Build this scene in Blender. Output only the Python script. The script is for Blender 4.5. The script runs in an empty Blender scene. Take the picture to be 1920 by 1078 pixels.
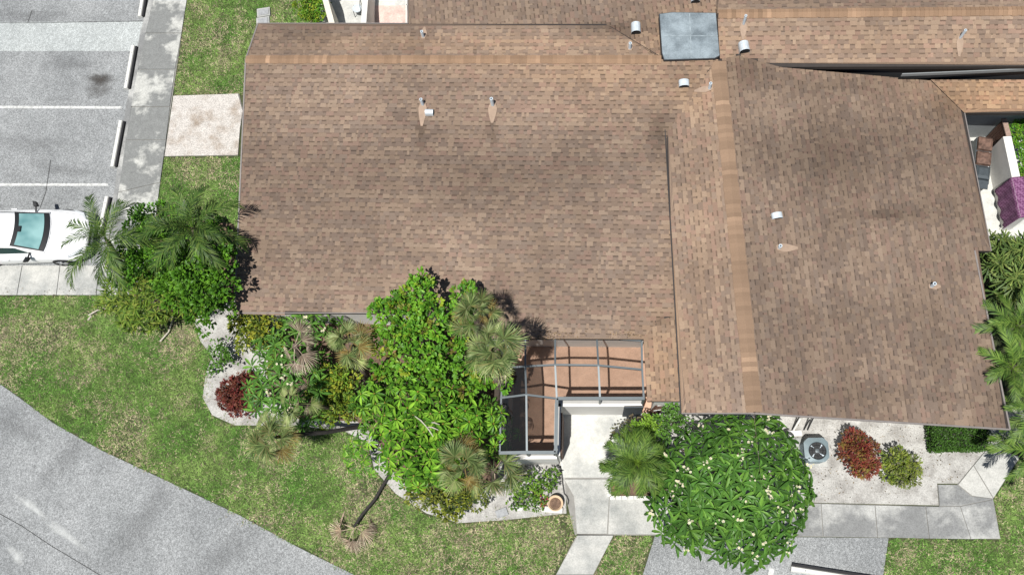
import bpy, bmesh, math, random
import numpy as np
from mathutils import Matrix, Vector

# ------------------------------------------------------------------ camera, sky, sun, exposure
SC = bpy.context.scene
COL = SC.collection
F = 1700.0                      # focal length in pixels of the 1920 wide photograph
CAM_H = 32.0                    # drone height in metres
_n = np.array([150.0, -501.0, -F]); _n /= np.linalg.norm(_n)       # straight down, in camera axes
_Z = -_n
_X = np.array([1.0, 0, 0]) - _n[0] * _n; _X /= np.linalg.norm(_X)
_Y = np.cross(_Z, _X)
ROT = np.array([_X, _Y, _Z])    # camera axes -> world axes
cam = bpy.data.cameras.new('camera'); cam.sensor_width = 36.0; cam.lens = 36.0 * F / 1920.0
cam.clip_end = 2000.0; cam.clip_start = 0.5
cam_ob = bpy.data.objects.new('camera', cam); COL.objects.link(cam_ob)
m4 = Matrix.Identity(4)
for i in range(3):
    for j in range(3): m4[i][j] = ROT[i][j]
m4[2][3] = CAM_H
cam_ob.matrix_world = m4
SC.camera = cam_ob

SHX, SHY = 0.125, 0.285          # shadow of a one metre post, metres east and north
sun_dir = Vector((SHX, SHY, -1.0)).normalized()
sun = bpy.data.lights.new('sun', 'SUN'); sun.energy = 5.0; sun.angle = math.radians(0.53); sun.color = (1.0, 0.965, 0.91)
sun_ob = bpy.data.objects.new('sun', sun); COL.objects.link(sun_ob)
sun_ob.rotation_euler = sun_dir.to_track_quat('-Z', 'Y').to_euler(); sun_ob.location = (-6, -12, 45)
W = bpy.data.worlds.new('World'); SC.world = W; W.use_nodes = True
nt = W.node_tree; bg = nt.nodes['Background']; sky = nt.nodes.new('ShaderNodeTexSky'); sky.sky_type = 'NISHITA'; sky.sun_disc = False
sky.sun_elevation = math.asin(-sun_dir.z); sky.sun_rotation = math.atan2(-sun_dir.x, -sun_dir.y)
nt.links.new(sky.outputs[0], bg.inputs[0]); bg.inputs[1].default_value = 0.05
SC.view_settings.view_transform = 'Standard'; SC.view_settings.look = 'None'
SC.view_settings.exposure = 0.24; SC.view_settings.gamma = 1.0; SC.view_settings.use_curve_mapping = False
SC.render.engine = 'CYCLES'; SC.cycles.max_bounces = 6; SC.cycles.transparent_max_bounces = 12
SC.cycles.diffuse_bounces = 3; SC.cycles.glossy_bounces = 2; SC.cycles.transmission_bounces = 4

RNG = np.random.default_rng(11); random.seed(11)

# ------------------------------------------------------------------ surveying: sight line of a picture point
def ray(px, py):
    return ROT @ np.array([(px - 960.0) / F, -(py - 539.0) / F, -1.0])
def P(px, py, z=0.0):
    d = ray(px, py); t = (z - CAM_H) / d[2]
    return np.array([d[0] * t, d[1] * t, z])
def scale_at(px, py, z):          # pixels per metre there
    a = P(px, py, z); b = P(px + 10, py, z)
    return 10.0 / np.linalg.norm(b - a)
def plane3(a, b, c):
    a, b, c = (P(*q) for q in (a, b, c))
    n = np.cross(b - a, c - a); n /= np.linalg.norm(n)
    if n[2] < 0: n = -n
    return n, float(n @ a)
def on_plane(px, py, pl):
    d = ray(px, py); o = np.array([0, 0, CAM_H]); n, k = pl
    return o + d * ((k - n @ o) / (n @ d))

# ------------------------------------------------------------------ scene helpers
def make_mesh(name, verts, faces, tint=None, smooth=False):
    me = bpy.data.meshes.new(name)
    verts = np.asarray(verts, dtype=np.float32).reshape(-1, 3)
    if isinstance(faces, np.ndarray):
        nf, k = faces.shape
        me.vertices.add(len(verts)); me.vertices.foreach_set('co', verts.ravel())
        me.loops.add(nf * k); me.loops.foreach_set('vertex_index', faces.astype(np.int32).ravel())
        me.polygons.add(nf); me.polygons.foreach_set('loop_start', np.arange(0, nf * k, k, dtype=np.int32))
        me.update(calc_edges=True); me.polygons.foreach_set('use_smooth', np.zeros(nf, dtype=bool))
    else:
        me.from_pydata([tuple(v) for v in verts], [], [tuple(int(i) for i in f) for f in faces]); me.update()
    if tint is not None:
        a = me.attributes.new('tint', 'FLOAT_COLOR', 'POINT')
        t = np.ones((len(verts), 4), dtype=np.float32); t[:, :3] = tint
        a.data.foreach_set('color', t.ravel())
    if smooth: me.polygons.foreach_set('use_smooth', np.ones(len(me.polygons), dtype=bool))
    return me
def link(name, me, mat, parent=None, loc=None, kind=None):
    o = bpy.data.objects.new(name, me); COL.objects.link(o)
    if mat is not None and me is not None and not me.materials: me.materials.append(mat)
    if parent is not None:
        o.parent = parent
        if loc is None and parent.parent is None: loc = tuple(-np.array(parent.location))   # mesh in world coordinates
    if loc is not None: o.location = loc
    if kind: o['kind'] = kind
    return o
def obj(name, verts, faces, mat, parent=None, loc=None, kind=None, tint=None, smooth=False):
    return link(name, make_mesh(name, verts, faces, tint, smooth), mat, parent, loc, kind)
def tag(o, label, cat, group=None):
    o['label'] = label; o['category'] = cat
    if group: o['group'] = group
    return o
def thing(name, label, cat, loc, group=None):
    o = bpy.data.objects.new(name, None); COL.objects.link(o); o.empty_display_size = 0.3
    o.location = tuple(float(c) for c in loc)
    return tag(o, label, cat, group)

class MB:
    """collects simple solids for one mesh"""
    def __init__(self): self.v = []; self.f = []
    def add(self, v, f):
        k = len(self.v); self.v += [tuple(q) for q in v]; self.f += [tuple(i + k for i in q) for q in f]; return self
    def box(self, c, s, rz=0.0):
        cx, cy, cz = c; hx, hy, hz = s[0] / 2, s[1] / 2, s[2] / 2; ca, sa = math.cos(rz), math.sin(rz)
        v = [(cx + x * ca - y * sa, cy + x * sa + y * ca, cz + z) for z in (-hz, hz) for x, y in ((-hx, -hy), (hx, -hy), (hx, hy), (-hx, hy))]
        return self.add(v, [(3, 2, 1, 0), (4, 5, 6, 7), (0, 1, 5, 4), (1, 2, 6, 5), (2, 3, 7, 6), (3, 0, 4, 7)])
    def bar(self, a, b, w, h, up=(0, 0, 1)):
        a, b = Vector(a), Vector(b); d = (b - a).normalized(); s = d.cross(Vector(up)); s = (s if s.length > 1e-4 else Vector((1, 0, 0))).normalized(); u = s.cross(d)
        s *= w / 2; u *= h / 2
        v = [a - s - u, a + s - u, a + s + u, a - s + u, b - s - u, b + s - u, b + s + u, b - s + u]
        return self.add(v, [(3, 2, 1, 0), (4, 5, 6, 7), (0, 1, 5, 4), (1, 2, 6, 5), (2, 3, 7, 6), (3, 0, 4, 7)])
    def tube(self, pts, rad, n=8, cap=True):
        pts = [Vector(p) for p in pts]; rings = []
        if not hasattr(rad, '__len__'): rad = [rad] * len(pts)
        for i, p in enumerate(pts):
            d = (pts[min(i + 1, len(pts) - 1)] - pts[max(i - 1, 0)]).normalized()
            s = d.cross(Vector((0, 0, 1))); s = (s if s.length > 1e-3 else Vector((1, 0, 0))).normalized(); u = s.cross(d)
            rings.append([p + (s * math.cos(t) + u * math.sin(t)) * rad[i] for t in [2 * math.pi * k / n for k in range(n)]])
        v = [q for r in rings for q in r]; f = []
        for i in range(len(pts) - 1):
            for k in range(n): f.append((i * n + k, i * n + (k + 1) % n, (i + 1) * n + (k + 1) % n, (i + 1) * n + k))
        if cap: f.append(tuple(range(n - 1, -1, -1))); f.append(tuple(range((len(pts) - 1) * n, len(pts) * n)))
        return self.add(v, f)
    def lathe(self, prof, n=16, c=(0, 0, 0)):
        v = [(c[0] + r * math.cos(2 * math.pi * k / n), c[1] + r * math.sin(2 * math.pi * k / n), c[2] + z) for r, z in prof for k in range(n)]
        f = [(i * n + k, i * n + (k + 1) % n, (i + 1) * n + (k + 1) % n, (i + 1) * n + k) for i in range(len(prof) - 1) for k in range(n)]
        return self.add(v, f)
    def prism(self, poly, z0, z1):      # polygon of (x,y); z may be numbers or per-vertex lists
        n = len(poly); z0 = z0 if hasattr(z0, '__len__') else [z0] * n; z1 = z1 if hasattr(z1, '__len__') else [z1] * n
        area = sum(poly[i][0] * poly[(i + 1) % n][1] - poly[(i + 1) % n][0] * poly[i][1] for i in range(n))
        if area < 0: poly = poly[::-1]; z0 = z0[::-1]; z1 = z1[::-1]
        v = [(p[0], p[1], z) for p, z in zip(poly, z0)] + [(p[0], p[1], z) for p, z in zip(poly, z1)]
        f = [tuple(range(n - 1, -1, -1)), tuple(range(n, 2 * n))] + [(i, (i + 1) % n, n + (i + 1) % n, n + i) for i in range(n)]
        return self.add(v, f)
    def build(self, name, mat, parent=None, loc=None, kind=None, smooth=False, tint=None):
        return obj(name, self.v, self.f, mat, parent, loc, kind, tint, smooth)

def world_poly(pix, z=0.0): return [tuple(P(x, y, z)[:2]) for x, y in pix]
def in_poly(x, y, poly):
    inside = np.zeros(np.shape(x), dtype=bool); n = len(poly)
    for i in range(n):
        (x0, y0), (x1, y1) = poly[i], poly[(i + 1) % n]
        if y0 == y1: continue
        c = ((y0 > y) != (y1 > y)) & (x < (x1 - x0) * (y - y0) / (y1 - y0) + x0)
        inside ^= c
    return inside
_lat = RNG.random((256, 256))
def vnoise(x, y, s):
    x = np.asarray(x) * s + 91.3; y = np.asarray(y) * s + 37.7
    xi = np.floor(x).astype(int); yi = np.floor(y).astype(int); fx = x - xi; fy = y - yi
    fx = fx * fx * (3 - 2 * fx); fy = fy * fy * (3 - 2 * fy)
    g = lambda a, b: _lat[a % 256, b % 256]
    return (g(xi, yi) * (1 - fx) + g(xi + 1, yi) * fx) * (1 - fy) + (g(xi, yi + 1) * (1 - fx) + g(xi + 1, yi + 1) * fx) * fy
def fbm(x, y, s): return (vnoise(x, y, s) * 4 + vnoise(x, y, s * 2.1) * 2 + vnoise(x, y, s * 4.3)) / 7.0

# ------------------------------------------------------------------ materials
def new_mat(name):
    m = bpy.data.materials.new(name); m.use_nodes = True; t = m.node_tree
    return m, t, t.nodes['Principled BSDF']
def N(t, kind, **kw):
    n = t.nodes.new(kind)
    for k, v in kw.items():
        if k.startswith('i_'): n.inputs[k[2:].replace('_', ' ')].default_value = v
        else: setattr(n, k, v)
    return n
def ramp(t, src, stops):
    r = t.nodes.new('ShaderNodeValToRGB'); e = r.color_ramp.elements
    while len(e) < len(stops): e.new(0.5)
    for el, (p, c) in zip(e, stops): el.position = p; el.color = (*c, 1.0) if len(c) == 3 else c
    t.links.new(src, r.inputs[0]); return r.outputs[0]
def mixc(t, a, b, fac, mode='MIX'):
    n = t.nodes.new('ShaderNodeMix'); n.data_type = 'RGBA'; n.blend_type = mode
    for s, v in ((6, a), (7, b)):
        if hasattr(v, 'is_output'): t.links.new(v, n.inputs[s])
        else: n.inputs[s].default_value = (*v, 1.0)
    if hasattr(fac, 'is_output'): t.links.new(fac, n.inputs[0])
    else: n.inputs[0].default_value = fac
    return n.outputs[2]
def noise(t, co, scale, detail=4.0, rough=0.55):
    n = N(t, 'ShaderNodeTexNoise'); n.inputs['Scale'].default_value = scale; n.inputs['Detail'].default_value = detail; n.inputs['Roughness'].default_value = rough
    t.links.new(co, n.inputs['Vector']); return n.outputs[0]
def bump(t, bs, h, strength, dist):
    b = N(t, 'ShaderNodeBump'); b.inputs['Strength'].default_value = strength; b.inputs['Distance'].default_value = dist
    t.links.new(h, b.inputs['Height']); t.links.new(b.outputs[0], bs.inputs['Normal'])
def geo(t): return N(t, 'ShaderNodeNewGeometry').outputs['Position']
def plain(name, col, rough=0.6, metal=0.0, var=0.12, scale=6.0, spec=0.4):
    m, t, bs = new_mat(name); p = geo(t); n = noise(t, p, scale, 5)
    lo = tuple(c * (1 - var) for c in col); hi = tuple(min(1, c * (1 + var)) for c in col)
    t.links.new(ramp(t, n, [(0.3, lo), (0.7, hi)]), bs.inputs['Base Color'])
    bs.inputs['Roughness'].default_value = rough; bs.inputs['Metallic'].default_value = metal; bs.inputs['Specular IOR Level'].default_value = spec
    return m
def asphalt(name, c, light, patch_scale=0.25):
    m, t, bs = new_mat(name); p = geo(t)
    big = noise(t, p, patch_scale, 4); mid = noise(t, p, 1.4, 5, 0.6); vor = N(t, 'ShaderNodeTexVoronoi'); vor.inputs['Scale'].default_value = 17.0; t.links.new(p, vor.inputs['Vector'])
    fine = noise(t, p, 30.0, 2, 0.7)
    base = ramp(t, big, [(0.3, c), (0.72, light)])
    base = mixc(t, base, ramp(t, mid, [(0.35, (0.93,) * 3), (0.65, (1.06,) * 3)]), 1.0, 'MULTIPLY')
    sp = ramp(t, vor.outputs['Color'], [(0.0, (0.74,) * 3), (0.5, (0.99,) * 3), (1.0, (1.3,) * 3)])
    base = mixc(t, base, sp, 0.85, 'MULTIPLY')
    base = mixc(t, base, ramp(t, fine, [(0.38, (0.66,) * 3), (0.62, (1.32,) * 3)]), 1.0, 'MULTIPLY')
    t.links.new(base, bs.inputs['Base Color']); bs.inputs['Roughness'].default_value = 0.95; bs.inputs['Specular IOR Level'].default_value = 0.2
    bump(t, bs, fine, 0.4, 0.02); return m
def concrete(name, light, dark, lo=0.42, hi=0.6, scale=0.7, speck=0.12, seed=0.0):
    m, t, bs = new_mat(name); p = geo(t)
    mp = N(t, 'ShaderNodeMapping'); mp.inputs['Location'].default_value = (seed, seed * 0.7, 0); t.links.new(p, mp.inputs[0]); q = mp.outputs[0]
    st = noise(t, q, scale, 6, 0.62); fine = noise(t, q, 22.0, 4, 0.7); mid = noise(t, q, 4.0, 4)
    c = ramp(t, st, [(lo, dark), (hi, light)])
    c = mixc(t, c, ramp(t, fine, [(0.3, (1 - speck * 2,) * 3), (0.6, (1 + speck,) * 3)]), 1.0, 'MULTIPLY')
    c = mixc(t, c, ramp(t, mid, [(0.3, (0.9,) * 3), (0.7, (1.06,) * 3)]), 1.0, 'MULTIPLY')
    t.links.new(c, bs.inputs['Base Color']); bs.inputs['Roughness'].default_value = 0.9; bs.inputs['Specular IOR Level'].default_value = 0.25
    bump(t, bs, fine, 0.25, 0.01); return m
def tinted(name, base=(1, 1, 1), rough=0.85, fine=40.0, amp=0.22, spec=0.25, rnd=0.0, bumpy=0.0):
    m, t, bs = new_mat(name); p = geo(t); a = N(t, 'ShaderNodeAttribute', attribute_name='tint')
    c = mixc(t, a.outputs['Color'], base, 1.0, 'MULTIPLY')
    f = noise(t, p, fine, 3, 0.7)
    c = mixc(t, c, ramp(t, f, [(0.32, (1 - amp,) * 3), (0.68, (1 + amp,) * 3)]), 1.0, 'MULTIPLY')
    if rnd:
        oi = N(t, 'ShaderNodeObjectInfo')
        c = mixc(t, c, ramp(t, oi.outputs['Random'], [(0.0, (1 - rnd,) * 3), (1.0, (1 + rnd,) * 3)]), 1.0, 'MULTIPLY')
    t.links.new(c, bs.inputs['Base Color']); bs.inputs['Roughness'].default_value = rough; bs.inputs['Specular IOR Level'].default_value = spec
    if bumpy: bump(t, bs, f, bumpy, 0.01)
    return m
def leaf_mat(name, base=(1, 1, 1), trans=0.14, rough=0.45, rnd=0.18, spec=0.28, attr=True):
    m, t, bs = new_mat(name); out = t.nodes['Material Output']
    oi = N(t, 'ShaderNodeObjectInfo')
    r = ramp(t, oi.outputs['Random'], [(0.0, (1 - rnd, 1 - rnd, 1 - rnd * 1.3)), (0.5, (1, 1, 1)), (1.0, (1 + rnd * 1.2, 1 + rnd, 1 + rnd * 0.6))])
    if attr:
        a = N(t, 'ShaderNodeAttribute', attribute_name='tint'); c = mixc(t, a.outputs['Color'], base, 1.0, 'MULTIPLY')
        c = mixc(t, c, r, 1.0, 'MULTIPLY')
    else: c = mixc(t, r, base, 1.0, 'MULTIPLY')
    f = noise(t, geo(t), 14.0, 3); c = mixc(t, c, ramp(t, f, [(0.3, (0.86,) * 3), (0.7, (1.14,) * 3)]), 1.0, 'MULTIPLY')
    t.links.new(c, bs.inputs['Base Color']); bs.inputs['Roughness'].default_value = rough; bs.inputs['Specular IOR Level'].default_value = spec
    tr = N(t, 'ShaderNodeBsdfTranslucent'); tc = mixc(t, c, (1.25, 1.3, 0.5), 1.0, 'MULTIPLY'); t.links.new(tc, tr.inputs[0])
    mx = N(t, 'ShaderNodeMixShader'); mx.inputs[0].default_value = trans
    t.links.new(bs.outputs[0], mx.inputs[1]); t.links.new(tr.outputs[0], mx.inputs[2]); t.links.new(mx.outputs[0], out.inputs[0]); return m

M = {}
M['asphalt'] = asphalt('bleached_asphalt', (0.19, 0.20, 0.205), (0.305, 0.316, 0.32))
M['asphalt_pale'] = asphalt('pale_resurfaced_strip', (0.34, 0.365, 0.365), (0.42, 0.445, 0.44))
M['paint'] = plain('white_road_paint', (0.50, 0.51, 0.50), 0.7, var=0.35, scale=9)
M['walk_stained'] = concrete('stained_sidewalk_concrete', (0.44, 0.445, 0.42), (0.20, 0.207, 0.203), 0.49, 0.56, 0.5, 0.12, 3.0)
M['walk'] = concrete('pale_concrete', (0.46, 0.46, 0.435), (0.30, 0.31, 0.30), 0.36, 0.58, 0.8, 0.10, 8.0)
M['walk_grey'] = concrete('grey_weathered_concrete', (0.42, 0.425, 0.41), (0.205, 0.21, 0.21), 0.46, 0.62, 0.6, 0.12, 15.0)
M['pad'] = concrete('rough_concrete_pad', (0.48, 0.455, 0.425), (0.29, 0.24, 0.195), 0.30, 0.52, 1.3, 0.22, 5.0)
M['entry'] = concrete('white_entry_concrete', (0.56, 0.56, 0.525), (0.36, 0.37, 0.36), 0.30, 0.52, 0.9, 0.07, 21.0)
M['sand'] = concrete('pale_shell_sand', (0.42, 0.415, 0.395), (0.25, 0.24, 0.225), 0.32, 0.58, 1.8, 0.17, 2.0)
M['joint'] = plain('joint_grime', (0.24, 0.235, 0.22), 0.95)
M['terracotta'] = concrete('terracotta_patio', (0.58, 0.38, 0.275), (0.48, 0.31, 0.22), 0.35, 0.6, 0.9, 0.06, 4.0)
M['pinktile'] = concrete('pink_paver', (0.62, 0.47, 0.42), (0.5, 0.38, 0.34), 0.35, 0.6, 2.0, 0.1, 9.0)
M['stucco'] = plain('white_stucco', (0.66, 0.65, 0.62), 0.9, var=0.05, scale=3)
M['cream'] = plain('cream_stucco', (0.62, 0.58, 0.50), 0.9, var=0.06, scale=3)
M['greywall'] = plain('grey_wall_panel', (0.22, 0.235, 0.24), 0.8, var=0.05)
M['fascia'] = plain('shade_dark_fascia', (0.035, 0.029, 0.026), 0.8)  # darkened so the fascia paints in the shadow gap under the overhang
M['drip'] = plain('grey_drip_edge', (0.20, 0.18, 0.17), 0.6)
M['shingle'] = tinted('roof_shingle', rough=0.93, fine=55.0, amp=0.16, spec=0.15)
M['deckm'] = plain('roof_underlay', (0.11, 0.085, 0.07), 0.95)
M['cap'] = tinted('ridge_cap_shingle', rough=0.93, fine=55.0, amp=0.14, spec=0.15, rnd=0.10)
M['galv'] = plain('galvanised_metal', (0.60, 0.66, 0.70), 0.45, 0.25, 0.12, 12)
M['pvc'] = plain('pale_vent_pipe', (0.58, 0.66, 0.72), 0.5, 0.0, 0.1, 12)
M['dark'] = plain('dark_void', (0.012, 0.012, 0.014), 0.8)
M['flash'] = plain('tan_flashing', (0.315, 0.23, 0.17), 0.8)
M['membrane'] = concrete('grey_roof_membrane', (0.26, 0.31, 0.34), (0.135, 0.165, 0.185), 0.36, 0.62, 1.8, 0.1, 7.0)
M['roof_black'] = plain('black_roof_tone', (0.03, 0.03, 0.032), 0.7)  # tar round the roof patch, painted shadow line at the wing eave
M['alu'] = plain('grey_aluminium', (0.12, 0.14, 0.15), 0.45, 0.3, 0.06)
M['brownwood'] = plain('brown_wood', (0.10, 0.048, 0.032), 0.7, var=0.25, scale=14)
M['palewood'] = plain('weathered_wood', (0.30, 0.21, 0.17), 0.8, var=0.2, scale=14)
M['bark'] = plain('grey_brown_bark', (0.13, 0.10, 0.08), 0.95, var=0.35, scale=18)
M['darkbark'] = plain('dark_bark', (0.035, 0.032, 0.03), 0.95, var=0.35, scale=18)
M['twig'] = plain('bleached_twig', (0.48, 0.44, 0.38), 0.9, var=0.2, scale=18)
M['rubber'] = plain('tyre_rubber', (0.018, 0.018, 0.02), 0.8)
M['blackp'] = plain('black_plastic', (0.015, 0.016, 0.018), 0.45)
M['block'] = plain('white_block', (0.60, 0.60, 0.57), 0.85, var=0.1, scale=12)
M['stone'] = plain('grey_stone', (0.30, 0.31, 0.32), 0.9, var=0.2, scale=10)
M['brick'] = plain('red_brick', (0.21, 0.105, 0.075), 0.9, var=0.25, scale=14)
M['soil'] = plain('brown_mulch', (0.13, 0.085, 0.06), 0.95, var=0.4, scale=20)
M['grass'] = tinted('lawn_grass', rough=0.8, fine=60.0, amp=0.15, spec=0.2)
# ------------------------------------------------------------------ ground, paving, beds
def structure(o): o['kind'] = 'structure'; return o
def sheet(name, pix, z, mat, thick=0.06, parent=None):
    mb = MB().prism(world_poly(pix, z), z - thick, z); o = mb.build(name, mat, parent)
    if parent is None: structure(o)
    return o
m, t, bs = new_mat('lawn_thatch'); p = geo(t)
n1 = noise(t, p, 0.55, 5, 0.6); n2 = noise(t, p, 9.0, 4, 0.7); n3 = noise(t, p, 45.0, 2, 0.7)
c = ramp(t, n1, [(0.35, (0.035, 0.055, 0.015)), (0.55, (0.06, 0.07, 0.028)), (0.70, (0.17, 0.15, 0.095))])
c = mixc(t, c, ramp(t, n2, [(0.3, (0.65,) * 3), (0.7, (1.35,) * 3)]), 1.0, 'MULTIPLY')
c = mixc(t, c, ramp(t, n3, [(0.35, (0.6,) * 3), (0.65, (1.35,) * 3)]), 1.0, 'MULTIPLY')
t.links.new(c, bs.inputs['Base Color']); bs.inputs['Roughness'].default_value = 0.95; bump(t, bs, n3, 0.5, 0.03)
M['thatch'] = m
structure(obj('ground', [(-300, -300, -0.03), (300, -300, -0.03), (300, 300, -0.03), (-300, 300, -0.03)], [(0, 1, 2, 3)], M['thatch']))

ROAD = [(-160, 600), (-60, 680), (0, 720), (30, 741), (100, 793), (190, 844), (280, 886), (340, 914), (450, 966), (560, 1026), (668, 1079), (900, 1210), (900, 1500), (-160, 1500)]
sheet('asphalt_road', ROAD, -0.012, M['asphalt'])
LOT = [(-700, -260), (322, -260), (284, 0), (262, 110), (229, 300), (214, 390), (190, 520), (-700, 520)]
lot = sheet('parking_lot', LOT, -0.008, M['asphalt'])
sheet('pale_strip', [(-700, 44), (276, 41), (268, 96), (-700, 98)], -0.003, M['asphalt_pale'], 0.004, lot)
for a, b, w in (((-300, 200), (228, 202), 2.3), ((-300, 346), (202, 346.5), 2.3)):
    sheet('parking_line', [(a[0], a[1] - w), (b[0], b[1] - w), (b[0], b[1] + w), (a[0], a[1] + w)], -0.003, M['paint'], 0.004, lot)
# dark oil spot and dark crack lines lie on the asphalt as thin films
def film_mat(name, col, alpha, scale=5.0):
    m, t, bs = new_mat(name); q = noise(t, geo(t), scale, 5, 0.7); bs.inputs['Base Color'].default_value = (*col, 1); bs.inputs['Roughness'].default_value = 0.9
    al = ramp(t, q, [(0.30, (alpha * .35,) * 3), (0.66, (alpha,) * 3)]); fd = N(t, 'ShaderNodeAttribute', attribute_name='tint'); al = mixc(t, al, fd.outputs['Color'], 1.0, 'MULTIPLY'); t.links.new(al, bs.inputs['Alpha']); return m
M['oil'] = film_mat('oil_stain', (0.06, 0.054, 0.048), 0.95); M['oilhalo'] = film_mat('oil_halo', (0.09, 0.085, 0.08), 0.5, 3.0); M['scuff'] = film_mat('pale_scuff', (0.62, 0.64, 0.63), 0.8, 5.0); M['damp'] = film_mat('dark_tyre_wear', (0.12, 0.122, 0.125), 0.26, 3.0); M['crackfill'] = film_mat('crack_film', (0.05, 0.05, 0.05), 0.8, 6.0)
def blot(name, cx, cy, rx, ry, z, mat, parent, rot=0.0, k=30):
    ph = RNG.uniform(0, 6, 3); pts = []
    for a in np.linspace(0, 2 * math.pi, k + 1)[:-1]:
        w = 1 + .14 * math.sin(3 * a + ph[0]) + .1 * math.sin(5 * a + ph[1]) + .06 * math.sin(9 * a + ph[2]); x, y = rx * w * math.cos(a), ry * w * math.sin(a)
        pts.append((cx + x * math.cos(rot) - y * math.sin(rot), cy + x * math.sin(rot) + y * math.cos(rot)))
    V = [P(cx, cy, z)]; T = [[1] * 3]; fc = []
    for q_, f_ in ((.4, .8), (.7, .38), (1.0, 0.0)): V += [P(cx + (x - cx) * q_, cy + (y - cy) * q_, z) for x, y in pts]; T += [[f_] * 3] * k
    fc = [(0, 1 + i, 1 + (i + 1) % k) for i in range(k)] + [(1 + r * k + i, 1 + (r + 1) * k + i, 1 + (r + 1) * k + (i + 1) % k, 1 + r * k + (i + 1) % k) for r in (0, 1) for i in range(k)]
    return obj(name, V, fc, mat, parent, tint=np.array(T))
blot('oil_spot', 188, 149, 22, 12, -0.0015, M['oil'], lot); blot('oil_halo', 190, 153, 34, 20, -0.003, M['oilhalo'], lot); blot('oil_halo', 180, 172, 26, 16, -0.0022, M['oilhalo'], lot)
rd = bpy.data.objects['asphalt_road']
for x, y, rx, ry, ro in ((60, 950, 46, 9, .65), (120, 1000, 60, 10, .62), (30, 1040, 26, 12, .9)): blot('pale_scuff', x, y, rx, ry, -0.008, M['scuff'], rd, ro)
for x, y, rx, ry, ro in ((260, 990, 120, 34, -.9), (120, 860, 90, 26, -.8), (420, 1040, 110, 30, -.7), (30, 800, 60, 26, .5)): blot('tyre_wear', x, y, rx, ry, -0.0095, M['damp'], rd, ro)
for x, y, rx, ry, ro in ((60, 270, 90, 22, .1), (130, 120, 70, 16, 0), (60, 30, 80, 14, 0), (120, 320, 70, 14, .1)): blot('tyre_wear', x, y, rx, ry, -0.0045, M['damp'], lot, ro)
def crack(parent, pts, w, z):
    q = [Vector(P(x, y, z)) for x, y in pts]; mb = MB()
    for i in range(len(q) - 1): mb.bar(q[i], q[i + 1], w, 0.003)
    return mb.build('crack', M['crackfill'], parent, tint=np.full((len(mb.v), 3), .8))
crack(lot, [(-200, 43), (60, 43.5), (150, 42), (276, 40)], 0.035, -0.003)
crack(rd, [(-60, 935), (0, 963), (40, 985), (95, 1022), (150, 1055), (200, 1085)], 0.025, -0.008)
crack(lot, [(95, 300), (86, 360), (75, 390)], 0.03, -0.003); crack(lot, [(60, 20), (52, 44)], 0.03, -0.003)

DRIVE = [(1228, 1004), (1666, 1008), (1650, 1120), (1640, 1500), (1050, 1500), (1195, 1110)]
drv = sheet('driveway', DRIVE, -0.008, M['asphalt'])
sheet('parking_line', [(1443, 1064), (1452, 1066), (1440, 1120), (1430, 1118)], -0.003, M['paint'], 0.004, drv)

def slabs(name, base_pix, pieces, mat, z=0.03):
    s = sheet(name, base_pix, -0.004, M['joint'], 0.05)
    for pc in pieces:
        w = [np.array(q) for q in world_poly(pc, z)]; cc = sum(w) / len(w)
        w = [tuple(q + (cc - q) / np.linalg.norm(cc - q) * 0.005) for q in w]
        mb = MB(); dz = RNG.uniform(-0.004, 0.004)
        mb.prism(w, -0.06, z + dz); mb.build('slab', mat if not isinstance(mat, list) else mat[len(s.children) % len(mat)], s)
    return s
# sidewalk beside the parking bays, with a flush kerb strip, then round the corner below the car
slabs('sidewalk', [(322, -200), (392, -200), (350, 0), (300, 340), (292, 400), (250, 553), (-500, 553), (-500, 498), (190, 498), (214, 390), (284, 0)],
      [[(298, -80), (366, -80), (350, 0), (340, 62), (273, 62), (288, 0)], [(273, 63), (340, 63), (328, 130), (258, 130)], [(258, 131), (328, 131), (318, 200), (246, 200)],
       [(246, 201), (318, 201), (311, 262), (236, 262)], [(236, 263), (311, 263), (300, 342), (222, 360)], [(222, 361), (300, 343), (290, 420), (212, 410)], [(212, 411), (290, 421), (270, 497), (195, 497)],
       [(42, 498), (112, 498), (105, 553), (32, 553)], [(113, 498), (185, 498), (180, 553), (106, 553)], [(186, 498), (270, 498), (250, 553), (181, 553)],
       [(-40, 498), (41, 498), (31, 553), (-52, 553)], [(-130, 498), (-41, 498), (-53, 553), (-145, 553)]], M['walk_stained'])
sheet('kerb_strip', [(290, -80), (298, -80), (288, 0), (273, 62), (246, 200), (222, 360), (205, 440), (196, 440), (214, 360), (236, 200), (263, 62), (279, 0)], 0.012, M['walk_grey'], 0.05)
for o in list(bpy.data.objects):
    if o.name.startswith('slab'):
        b = [v.co for v in o.data.vertices]; 
        if sum(v[1] for v in b) / len(b) < P(100, 500)[1] and sum(v[0] for v in b) / len(b) < P(300, 520)[0]: o.data.materials[0] = M['walk']
slabs('concrete_pad', [(325, 180), (448, 176), (456, 208), (451, 240), (446, 292), (308, 293)], [[(325, 180), (446, 176), (455, 208), (450, 240), (446, 291), (309, 293)]], M['pad'], 0.035)
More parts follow.
